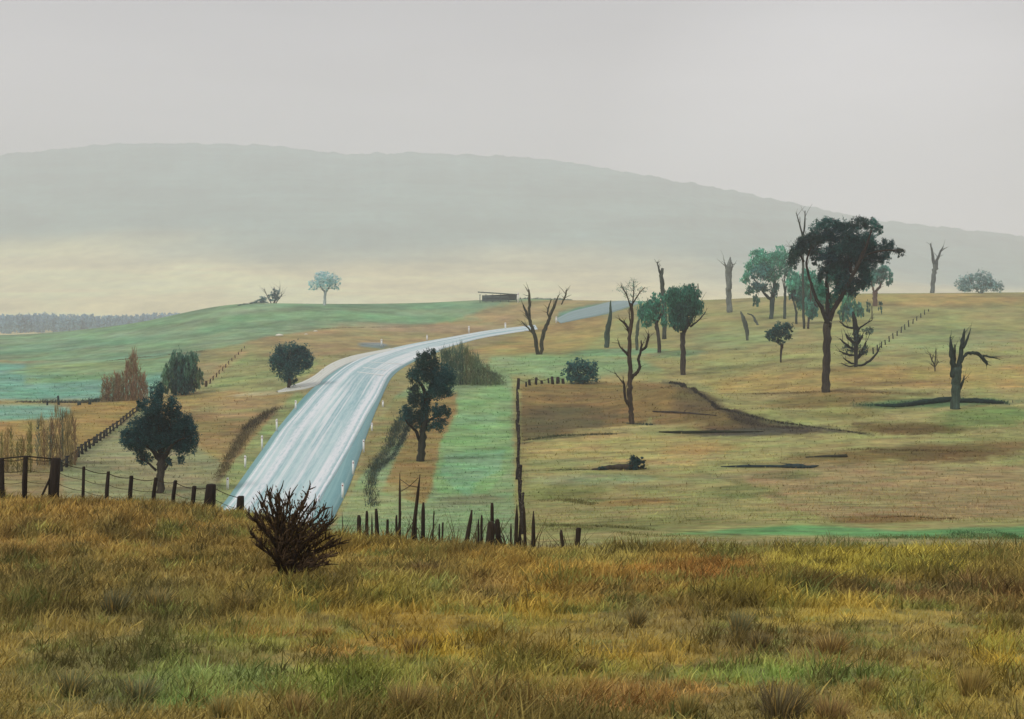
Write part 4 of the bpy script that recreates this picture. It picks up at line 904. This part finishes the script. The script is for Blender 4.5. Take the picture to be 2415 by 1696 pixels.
# far wood on the left
def wood():
    V = []; Q = []; C = []; n0 = 0; d = 1250
    for k in range(260):
        sx = -260+k*3.7+rng.normal()*3; dd = d+rng.normal()*50
        top = np.interp(sx, [0,130,250,370,520,700], [740,737,746,736,733,735])+5*(fbm(sx/50, 0, 55)-0.5)*2+rng.normal()*1.2
        z0 = float(H((sx-CX)/F*dd, dd)); zt = (HY-top)/F*dd
        n = 140; r = (7+rng.random()*4)*dd/F
        dirs = rng.normal(size=(n, 3)); dirs /= np.linalg.norm(dirs, axis=1)[:, None]
        c = np.array([(sx-CX)/F*dd, dd, (z0+zt)/2-1])+dirs*(rng.random((n, 1))**.4)*np.array([r, r, (zt-z0)/2])
        v, q, cc = leaves(c, np.full(n, 2.0), np.tile(alb((132,166,182),1.2), (n, 1)), 0.3, 1.8, .3)  # pale blue leaf colour with the distance haze painted in
        V.append(v); Q.append(q+n0); C.append(cc); n0 += len(v)
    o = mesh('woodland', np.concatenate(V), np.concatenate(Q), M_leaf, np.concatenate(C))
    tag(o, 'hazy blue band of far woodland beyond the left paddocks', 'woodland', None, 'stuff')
wood()

# ------------------------------------------------------------------ fences
WC = alb((74,62,48), .7); PC = alb((54,46,38), .7)
def post_mb(base, top, w, col=PC, n=6, sharp=0):
    mb = MB(); base = np.array(base, float); top = np.array(top, float); bb = base.copy(); bb[2] -= 0.15
    m = (bb+top)/2+rng.normal(size=3)*w*0.08
    pt = sharp; tk = .03+.22*pt; mb.tube([bb, m, top-(top-bb)*tk, top], [w*.55, w*.52, w*(.48-.08*pt), w*(.36-.28*pt)], n, col*(0.8+0.4*rng.random()), rough=.2); return mb
def near_fence():
    posts = [(4,1080,11,34.0,-2),(60,1076,11,34.2,3),(130,1080,24,34.5,6),(197,1100,7,34.8,3),(254,1112,9,35,4),(308,1122,10,35,5),(365,1126,9,35,6),(411,1133,9,35,8),(456,1146,10,35,7),(497,1142,26,35,3),(568,1170,17,35,0)]
    t = T('wire_fence', P(280, 0, d=34.6), 'near fence of leaning dark timber posts along the grassy edge at the left', 'fence'); tops = []
    for x, yt, w, d, ln in posts:
        base = P(x-ln*0.6, 0, d=d); top = W(x+ln*0.4, yt, d)
        post_mb(base, top, w*d/F).build('post', M_wood, t); tops.append(top)
    # brace on the strainer post
    mb = MB(); mb.tube([P(92, 0, d=34.2), W(128, 1106, 34.5)], [.03, .03], 6, PC); mb.build('brace', M_wood, t)
    for dz, r in ((-.06, .011), (-.38, .007), (-.7, .007)):
        mb = MB()
        for a, b in zip(tops[:-1], tops[1:]):
            A = a+np.array([0, 0, dz]); B = b+np.array([0, 0, dz]); s = np.linspace(0, 1, 6)[:, None]
            L = A*(1-s)+B*s; L[:, 2] -= 0.05*4*(s*(1-s))[:, 0]; mb.tube(L, [r]*6, 4, WC, rough=0)
        mb.build('wire', M_wood, t)
    mb = MB(); mb.tube([tops[0]+np.array([0,0,-.02]), tops[1]+np.array([0,0,.0]), tops[2]+np.array([0,0,-.04])], [.02,.02,.02], 5, PC); mb.build('rail', M_wood, t)
near_fence()
def row_fence(label, posts, wires=1, name='wire_fence', dmin=50, hm=None, d=None, col=PC, wr=.02):
    """posts: (photo x, photo y of base, height px, width px)"""
    m = posts[len(posts)//2]; t = T(name, P(m[0], m[1], dmin, d), label, 'fence'); tops = []
    for x, yb, h, w in posts:
        b = np.array(P(x, yb, dmin, d)); s = b[1]/F
        top = b+np.array([rng.normal()*h*.07*s, 0, h*s]); post_mb(b, top, w*s, col).build('post', M_wood, t); tops.append(top)
    for k in range(wires):
        mb = MB()
        for a, b in zip(tops[:-1], tops[1:]):
            dz = np.array([0, 0, -0.12-0.42*k]); mb.tube([a+dz, (a+b)/2+dz-np.array([0, 0, .04]), b+dz], [wr]*3, 4, WC, rough=0)
        mb.build('wire', M_wood, t)
    return t
pts = []
for k in range(22):
    u = k/21; x = 146+(322-146)*u**0.9; yb = np.interp(x, [146,185,230,262,292,322,338], [1108,1075,1040,1018,992,966,945])+4
    pts.append((x, yb, 28-15*u, 7-3.5*u))
row_fence('dark fence line climbing diagonally behind the near fence to the pointed dark tree', pts, 3, col=alb((60,66,62),.7), wr=.07)
pts = [(485,912,14,6)]+[(495+ (577-495)*u, 905+(822-905)*u, 12-6*u, 3.2-1.4*u) for u in np.linspace(0, 1, 12)]
row_fence('thin line of small fence posts running up the tan slope beside the feathery shrub', pts, 1, col=alb((104,88,66),.8))
row_fence('lone dark fence post standing in the hedge line below the teal paddock', [(139,955,22,5),(112,956,10,4),(186,956,9,9),(212,954,8,6)], 1, col=alb((60,76,74),.7))
pts = []
for k in range(40):
    u = k/39; yb = 1262-(1262-940)*(1-(1-u)**1.0); x = np.interp(yb, [925,1050,1110,1262], [1219,1223,1223,1232]); pts.append((x+rng.normal()*.5, yb+rng.normal()*1.5, np.interp(yb, [940,1262], [24,46]), np.interp(yb, [940,1262], [4.5,6])))
row_fence('straight line of dark fence posts running away between green strip and brown paddock', pts, 3, wr=.03)
row_fence('row of short stubby dark posts along the top of the brown paddock', [(1221,918,26,8),(1240,912,12,5),(1250,909,14,6),(1264,908,18,6),(1277,905,8,7),(1294,904,12,4),(1304,906,18,7),(1316,905,16,9),(1328,905,12,8)], 1, wr=.03)
row_fence('diagonal line of tiny dark posts on the right hand slope leading to the dead tree', [(2060+(2190-2060)*u, 835+(735-835)*u, 15-5*u+rng.normal()*1.5, 3.4-1.2*u) for u in np.linspace(0, 1, 15)], 1, col=alb((64,72,54),.7))
t = row_fence('corner strainer post where the grassy ditch line meets the straight fence', [(1223,1130,34,15)], 0)
# broken stakes on the edge of the knoll
stakes = [(846,1215,12,2,35),(865,1205,7,0,35),(877,1212,5,0,35),(888,1200,9,-3,34.5),(914,1225,9,0,34.5),(935,1215,8,0,34.5),(943,1118,7,0,41),(942,1205,7,8,34),(984,1118,8,22,33.5),(981,1190,5,0,34),(998,1185,9,3,34),
          (1022,1205,4,6,33),(1036,1235,5,0,33),(1044,1232,6,2,32.5),(1107,1203,11,20,33),(1128,1225,6,0,33),(1136,1215,7,0,33),(1160,1186,8,2,33),(1158,1230,20,0,32.7),(1174,1225,12,-3,33),
          (1218,1190,12,4,33),(1226,1225,6,0,33),(1237,1195,7,-5,33),(1257,1205,8,4,33),(1325,1250,7,-6,33),(1362,1245,10,10,32.5),(1205,1235,5,0,33)]
t = T('stake_fence', P(1080, 0, d=33.5), 'broken line of crooked dark stakes along the grassy edge below the green strip', 'fence')
tp = []
for x, yt, w, ln, d in stakes:
    b = P(x-ln*.7, 0, d=d); top = W(x+ln*.3, yt, d); post_mb(b, top, w*d/F*(.8+.5*rng.random()), alb((58,48,36),.7), 5, rng.random()).build('post', M_wood, t); tp.append(top)
mb = MB(); a = W(943,1130,41); b = W(990,1150,34); mb.tube([a, (a+b)/2-np.array([0,0,.08]), b], [.012]*3, 4, WC); mb.build('wire', M_wood, t)
mb = MB(); a = W(943,1160,41); b = W(986,1128,34); mb.tube([a, (a+b)/2-np.array([0,0,.05]), b], [.012]*3, 4, WC); mb.build('wire', M_wood, t)

# ------------------------------------------------------------------ guide posts
def guide(x, yt, yb, label, w=3.4):
    b = P(x, yb); t = T('guide_post', b, label, 'guide post', 'white guide posts along the road'); s = b[1]/F; h = (yb-yt)*s; ww = max(w*s*1.25, .15)
    mb = MB(); mb.box((b[0], b[1], b[2]-.1), ww, .05, h+.1-.06, alb((240,240,232),1), lean=rng.normal()*.02); mb.build('post', M_plain, t)
    mb = MB(); mb.box((b[0], b[1], b[2]+h-.06), ww*.8, .045, .06, alb((240,240,232),1)); mb.build('cap', M_plain, t)
    mb = MB(); mb.box((b[0], b[1]-.035, b[2]+h*.80), ww*.5, .012, h*.08, alb((150,70,60),.9)); mb.build('reflector', M_plain, t)
for i, (x, yt, yb) in enumerate([(537,1126,1155),(578,1074,1104),(618,1027,1061),(653,988,1018),(697,944,968)]):
    guide(x, yt, yb, ['nearest', 'second nearest', 'third nearest', 'fourth nearest', 'faintest, topmost'][i]+' white guide post on the left verge of the near stretch of road')
for i, (x, yt, yb) in enumerate([(808,1139,1177),(833,1086,1121),(858,1036,1068),(877,997,1017),(903,945,960)]):
    guide(x, yt, yb, ['nearest', 'second nearest', 'third nearest', 'fourth nearest', 'farthest'][i]+' white guide post on the right verge of the near stretch of road')
for i, (x, yt, yb) in enumerate([(900,800,817),(1007,790,803),(1106,769,786),(1192,761,777),(1312,747,762)]):
    guide(x, yt, yb, ['first small white guide post above the bend just past the junction', 'second small white guide post above the far bend', 'third small white guide post above the far bend', 'fourth small white guide post, near where the road ends', 'pale guide post at the foot of the far blue green stretch of road'][i], 3.0)

# white stones along the paddock edge
def rock(x, y, rx, ry, label):
    b = P(x, y); s = b[1]/F; th = np.linspace(0, math.pi, 7); ph = np.arange(10)*2*math.pi/10; V = []
    for a in th:
        for p in ph:
            k = 1+.25*(rng.random()-.5); V.append((b[0]+math.sin(a)*math.cos(p)*rx*s*k, b[1]+math.sin(a)*math.sin(p)*rx*s*k*.7, b[2]+math.cos(a)*ry*s*k+ry*s*.3))
    Q = [(i*10+j, i*10+(j+1) % 10, (i+1)*10+(j+1) % 10, (i+1)*10+j) for i in range(6) for j in range(10)]
    o = mesh('rock', V, Q, M_plain, alb((232,228,210), 1), origin=b); tag(o, label, 'rock')
rock(659,792,9,3.5,'largest white stone where the green paddock meets the tan slope')
rock(744,782,5,2,'small white stone between the largest white stone and the bend of the road')
rock(722,789,4,1.6,'tiny white stone just right of the largest white stone')

# ------------------------------------------------------------------ shed on the crest
def shed():
    d = 440; x0, x1 = 1130, 1222; s = d/F; b = P(1175, 0, d=d); t = T('farm_shed', b, 'low dark open sided farm shed with a long flat roof on the crest', 'shed')
    def pt(x, y, dd=0): w = W(x, y, d); w[1] += dd; return w
    C1 = alb((116,130,124), .9); C2_ = alb((92,108,104), .9)
    def slab(a, b_, dep, th, col, name):
        mb = MB(); a = np.array(a); b_ = np.array(b_)
        V = [a, b_, b_+np.array([0, dep, 0]), a+np.array([0, dep, 0])]; V = V+[v+np.array([0, 0, th]) for v in V]
        mb.add(V, [(3, 2, 1, 0), (4, 5, 6, 7), (0, 1, 5, 4), (1, 2, 6, 5), (2, 3, 7, 6), (3, 0, 4, 7)], col); mb.build(name, M_wood, t)
    slab(pt(x0-3, 690, -1), pt(x1+2, 696, -1), 7, .35, C2_, 'roof')
    slab(pt(1136, 711, 4.5), pt(1218, 708, 4.5), .2, 2.2, C2_, 'back_wall')
    slab(pt(1138, 702, 0), pt(1200, 702, 0), .15, .6, C1, 'rail')
    slab(pt(1136, 711, 0), pt(1196, 708, 0), .15, .5, C2_, 'rail')
    for x in (1132, 1146, 1162, 1180, 1200, 1218):
        p = pt(x, 714, .1); mb = MB(); mb.box(tuple(p), .28, .28, (714-694)*s, C2_); mb.build('post', M_wood, t)
shed()
b = P(1222, 712, 380); s = b[1]/F
guide(1222, 690, 714, 'pale post standing at the right end of the dark farm shed on the crest', 3.2)

# ------------------------------------------------------------------ foreground grass
def grass():
    V = []; Q = []; C = []; n0 = 0
    def put(v, q, c):
        nonlocal n0
        V.append(v); Q.append(q+n0); C.append(c); n0 += len(v)
    def sample(n, v0, v1, t=0.52):
        # even in the picture: denser close by
        yy = np.exp(rng.uniform(math.log(v0), math.log(v1), n)); x = rng.uniform(-t, t, n)*(yy+1.5); return x, yy
    # tufts
    for (nt_, y0, y1, nb, hh, ww, sp) in ((5200, 5.2, 14, 16, .10, .012, .06), (6500, 12, 24, 13, .135, .022, .09), (5500, 22, 38, 11, .18, .034, .14)):
        x, y = sample(nt_, y0, y1)
        g = fbm(x/1.4, y/1.9, 81); keep = rng.random(nt_) < (0.35+0.9*g)
        x, y, g = x[keep], y[keep], g[keep]; m = len(x)
        col = ground_col(x, y)*(0.95+0.5*rng.random((m, 1)))*np.array([.97, 1.0, 1.0])
        cl_ = fbm(x/.55+7, y/.9, 83, 2); dark = (cl_ > .60) | (rng.random(m) < .08); col[dark] *= 0.55
        h = hh*(0.5+1.0*g)*(0.7+0.6*rng.random(m))*np.where(dark, 1.45, 1)
        R = np.repeat(np.arange(m), nb); k = len(R)
        rx = x[R]+rng.normal(size=k)*sp; ry = y[R]+rng.normal(size=k)*sp
        root = np.stack([rx, ry, H(rx, ry)-.02], 1); h2 = h[R]*(0.5+0.8*rng.random(k))
        lean = np.stack([(rng.normal(size=k)*.45+.12)*h2, rng.normal(size=k)*.4*h2], 1)
        put(*blades(root, h2, ww*(0.6+.8*rng.random(k)), lean, col[R], 2, .25, col[R]*np.array([1.2, 1.17, 1.08])))
    # single strokes filling between the tufts
    for (n, y0, y1, hh, ww) in ((46000, 5.2, 14, .055, .010), (46000, 12, 26, .085, .018), (30000, 24, 41, .12, .030)):
        x, y = sample(n, y0, y1); col = ground_col(x, y)*(1.0+.6*rng.random((n, 1))); h = hh*(.4+1.1*rng.random(n))
        root = np.stack([x, y, H(x, y)-.01], 1)
        put(*blades(root, h, ww*(0.6+.8*rng.random(n)), np.stack([(rng.normal(size=n)*.5+.1)*h, rng.normal(size=n)*.4*h], 1), col, 2, .25))
    # short pasture grass beyond the knoll
    n = 60000; yy = F*12/rng.uniform(F*12/210, F*12/55, n); x = rng.uniform(-.46, .46, n)*yy
    g = fbm(x/5, yy/9, 87); k = rng.random(n) < g*1.1; x, yy = x[k], yy[k]; n = len(x)
    inroad = np.zeros(n, bool)
    u, v = chart(x, yy)
    rp_ = [cpt(a) for a, b in SL]+[cpt(b) for a, b in SL][::-1]
    rp2 = [cpt(a) for a, b in LR]+[cpt(b) for a, b in LR][::-1]
    ok = (seg_sd(u, v, rp_) < -3) & (seg_sd(u, v, rp2) < -3); x, yy = x[ok], yy[ok]; n = len(x)
    col = ground_col(x, yy)*(0.95+.4*rng.random((n, 1))); h = .16*(.4+rng.random(n))*(.6+yy/200)
    put(*blades(np.stack([x, yy, H(x, yy)-.01], 1), h, (.0009*yy)*(0.6+.8*rng.random(n)), np.stack([rng.normal(size=n)*.5*h, rng.normal(size=n)*.4*h], 1), col, 1, .2))
    o = mesh('grass', np.concatenate(V), np.concatenate(Q), M_grass, np.concatenate(C))
    tag(o, 'rough ochre, rust and olive grass covering the foreground and paddocks', 'grass', None, 'stuff')
grass()

# larger single tussocks in the foreground
def tussock(x, y, w, h, col, label, n=420, lean=.1):
    b = P(x, y, 4.6); s = b[1]/F; R = w*.5*s; hh = h*s*.8
    a = rng.random(n)*2*math.pi; r = R*.45*np.sqrt(rng.random(n)); X = b[0]+np.cos(a)*r; Y = b[1]+np.sin(a)*r
    h2 = hh*(.45+.65*rng.random(n)); out = np.stack([np.cos(a), np.sin(a)], 1)*(R*.75*rng.random(n))[:, None]; out[:, 0] += lean*hh
    c0 = alb(np.array(col)*.7+np.array([120,102,60])*.3, .9); cc = np.tile(c0, (n, 1))*(0.7+.8*rng.random((n, 1)))
    pal = rng.random(n) < .15; cc[pal] = alb((150,126,72), .8)
    v, q, c = blades(np.stack([X, Y, H(X, Y)-.02], 1), h2, np.full(n, 2.6*s), out, cc*1.9, 3, .3, cc*2.9)
    o = mesh('grass_tussock', v, q, M_grass, c, origin=b); tag(o, label, 'grass tussock')
TU = [(1840,1695,170,140,(62,58,44),'biggest dark tussock at the bottom edge right of centre'),
 (1960,1700,120,90,(92,74,48),'brown tussock touching the right side of the biggest dark tussock at the bottom'),
 (960,1690,140,130,(96,84,52),'wide brown tussock at the bottom edge left of centre'),
 (700,1692,90,100,(104,90,56),'loose brown tussock at the bottom edge below the twiggy bush'),
 (520,1690,70,80,(92,92,56),'small olive tussock on the green patch at the bottom left'),
 (170,1640,110,90,(70,76,54),'dark blue green tussock in the bottom left corner'),
 (330,1655,120,90,(68,76,56),'second dark blue green tussock right of the bottom left corner one'),
 (975,1540,80,60,(88,74,42),'dark brown tussock amid bright yellow grass left of centre'),
 (1380,1585,90,60,(90,82,46),'olive brown tussock above the bare reddish soil'),
 (1620,1690,80,90,(92,88,50),'thin olive tussock left of the biggest dark tussock at the bottom'),
 (1500,1480,60,70,(72,68,44),'dark upright tussock in the middle of the foreground right of centre'),
 (1745,1500,80,90,(70,74,54),'dark green tussock below the rust coloured grass'),
 (1790,1530,60,60,(66,62,44),'stubby dark tussock touching the dark green tussock below the rust coloured grass'),
 (1960,1540,110,70,(92,76,46),'brown tussock above the bright green patch at the bottom right'),
 (2210,1555,90,36,(84,76,48),'flat dark tussock near the right edge'),
 (2290,1640,110,110,(104,92,50),'tall olive tussock at the right edge near the bottom'),
 (560,1440,110,70,(88,80,48),'olive tussock below left of the twiggy bush'),
 (270,1450,90,90,(66,70,54),'dark tussock in the left middle of the foreground'),
 (370,1440,90,80,(82,80,54),'greyish tussock right of the dark tussock in the left middle foreground'),
 (1000,1350,100,40,(84,72,48),'low dark tussock right of the twiggy bush'),
 (760,1500,70,40,(110,92,50),'faint brown tussock above the small orange soil patch'),
 (2050,1640,80,70,(96,84,48),'brown tussock right of the bright green patch at the bottom right')]
for a in TU: tussock(*a)

# ------------------------------------------------------------------ haze
def haze():
    x0, x1, y0, y1, z0, z1 = -3600, 3600, -60, 3900, -60, 520
    V = [(x0, y0, z0), (x1, y0, z0), (x1, y1, z0), (x0, y1, z0), (x0, y0, z1), (x1, y0, z1), (x1, y1, z1), (x0, y1, z1)]
    m = bpy.data.materials.new('haze'); m.use_nodes = True; nt = m.node_tree; nt.nodes.clear()
    o = nt.nodes.new('ShaderNodeOutputMaterial'); v = nt.nodes.new('ShaderNodeVolumePrincipled')
    v.inputs['Color'].default_value = (0.94, 0.942, 0.995, 1); v.inputs['Density'].default_value = HAZE; v.inputs['Anisotropy'].default_value = 0.0
    nt.links.new(v.outputs[0], o.inputs['Volume'])
    ob = mesh('haze', V, [(3, 2, 1, 0), (4, 5, 6, 7), (0, 1, 5, 4), (1, 2, 6, 5), (2, 3, 7, 6), (3, 0, 4, 7)], m); ob['kind'] = 'stuff'
HAZE = 0.00047
haze()

# ------------------------------------------------------------------ sky and sun
SUN_EL, SUN_AZ = 48, 230      # azimuth clockwise from +y
w = bpy.data.worlds.new('World'); SC.world = w; w.use_nodes = True; nt = w.node_tree
bg = nt.nodes['Background']; sky = nt.nodes.new('ShaderNodeTexSky'); sky.sky_type = 'NISHITA'; sky.sun_disc = False
sky.sun_elevation = math.radians(SUN_EL); sky.sun_rotation = math.radians(SUN_AZ); sky.dust_density = 4; sky.air_density = 1
tc = nt.nodes.new('ShaderNodeTexCoord'); sp = nt.nodes.new('ShaderNodeSeparateXYZ'); nt.links.new(tc.outputs['Generated'], sp.inputs[0])
rp = nt.nodes.new('ShaderNodeValToRGB'); nt.links.new(sp.outputs[2], rp.inputs[0])
e = rp.color_ramp.elements; e[0].position = 0.0; e[0].color = (.62, .615, .635, 1); e[1].position = 1.0; e[1].color = (.50, .51, .53, 1)
for p, c in ((.06, (.62, .615, .635)), (.14, (.585, .58, .60)), (.25, (.475, .475, .49)), (.5, (.46, .465, .48))):
    q = rp.color_ramp.elements.new(p); q.color = (*c, 1)
mp_ = nt.nodes.new('ShaderNodeMapping'); mp_.inputs['Scale'].default_value = (1.6, 1.6, 9); nt.links.new(tc.outputs['Generated'], mp_.inputs[0])
no = nt.nodes.new('ShaderNodeTexNoise'); no.inputs['Scale'].default_value = 1.5; no.inputs['Detail'].default_value = 5; nt.links.new(mp_.outputs[0], no.inputs['Vector'])
mr = nt.nodes.new('ShaderNodeMapRange'); mr.inputs['From Min'].default_value = .3; mr.inputs['From Max'].default_value = .7; mr.inputs['To Min'].default_value = .90; mr.inputs['To Max'].default_value = 1.09
nt.links.new(no.outputs['Fac'], mr.inputs['Value'])
sc_ = nt.nodes.new('ShaderNodeVectorMath'); sc_.operation = 'SCALE'; nt.links.new(rp.outputs[0], sc_.inputs[0]); nt.links.new(mr.outputs[0], sc_.inputs['Scale'])
nrm_ = nt.nodes.new('ShaderNodeVectorMath'); nrm_.operation = 'DOT_PRODUCT'; _b = np.array([.27, 1, .085]); _b = _b/np.linalg.norm(_b); nrm_.inputs[1].default_value = tuple(_b)
nt.links.new(tc.outputs['Generated'], nrm_.inputs[0])
gl = nt.nodes.new('ShaderNodeMapRange'); gl.interpolation_type = 'SMOOTHSTEP'; gl.inputs['From Min'].default_value = .975; gl.inputs['From Max'].default_value = 1.0; gl.inputs['To Min'].default_value = 1.0; gl.inputs['To Max'].default_value = 1.4
nt.links.new(nrm_.outputs['Value'], gl.inputs['Value'])
sg = nt.nodes.new('ShaderNodeVectorMath'); sg.operation = 'SCALE'; nt.links.new(sc_.outputs[0], sg.inputs[0]); nt.links.new(gl.outputs[0], sg.inputs['Scale']); sc_ = sg
s2 = nt.nodes.new('ShaderNodeVectorMath'); s2.operation = 'SCALE'; s2.inputs['Scale'].default_value = 0.10; nt.links.new(sky.outputs[0], s2.inputs[0])
mx = nt.nodes.new('ShaderNodeMix'); mx.data_type = 'RGBA'; mx.inputs['Factor'].default_value = 0.93
nt.links.new(s2.outputs[0], mx.inputs[6]); nt.links.new(sc_.outputs[0], mx.inputs[7]); nt.links.new(mx.outputs[2], bg.inputs['Color']); bg.inputs['Strength'].default_value = 1.0
ld = bpy.data.lights.new('sun', 'SUN'); ld.energy = 1.2; ld.angle = math.radians(12); ld.color = (1, .97, .93)
lo = bpy.data.objects.new('sun', ld); COLL.objects.link(lo)
from mathutils import Vector
az = math.radians(SUN_AZ); el = math.radians(SUN_EL)
dv = Vector((math.sin(az)*math.cos(el), math.cos(az)*math.cos(el), math.sin(el)))
lo.rotation_euler = dv.to_track_quat('Z', 'Y').to_euler()

# ------------------------------------------------------------------ camera and output
cam = bpy.data.cameras.new('camera'); co = bpy.data.objects.new('camera', cam); COLL.objects.link(co)
cam.sensor_width = 36; cam.lens = 36*F/2415; cam.shift_y = -(848-HY)/2415; cam.clip_start = 0.1; cam.clip_end = 20000
co.location = (0, 0, 0); co.rotation_euler = (math.pi/2, 0, 0); SC.camera = co
SC.view_settings.view_transform = 'Standard'; SC.view_settings.look = 'None'; SC.view_settings.exposure = 0.34; SC.view_settings.gamma = 1
SC.cycles.volume_bounces = 2; SC.cycles.max_bounces = 6; SC.cycles.use_denoising = True
for o in SC.objects:
    if '_org' in o: del o['_org']
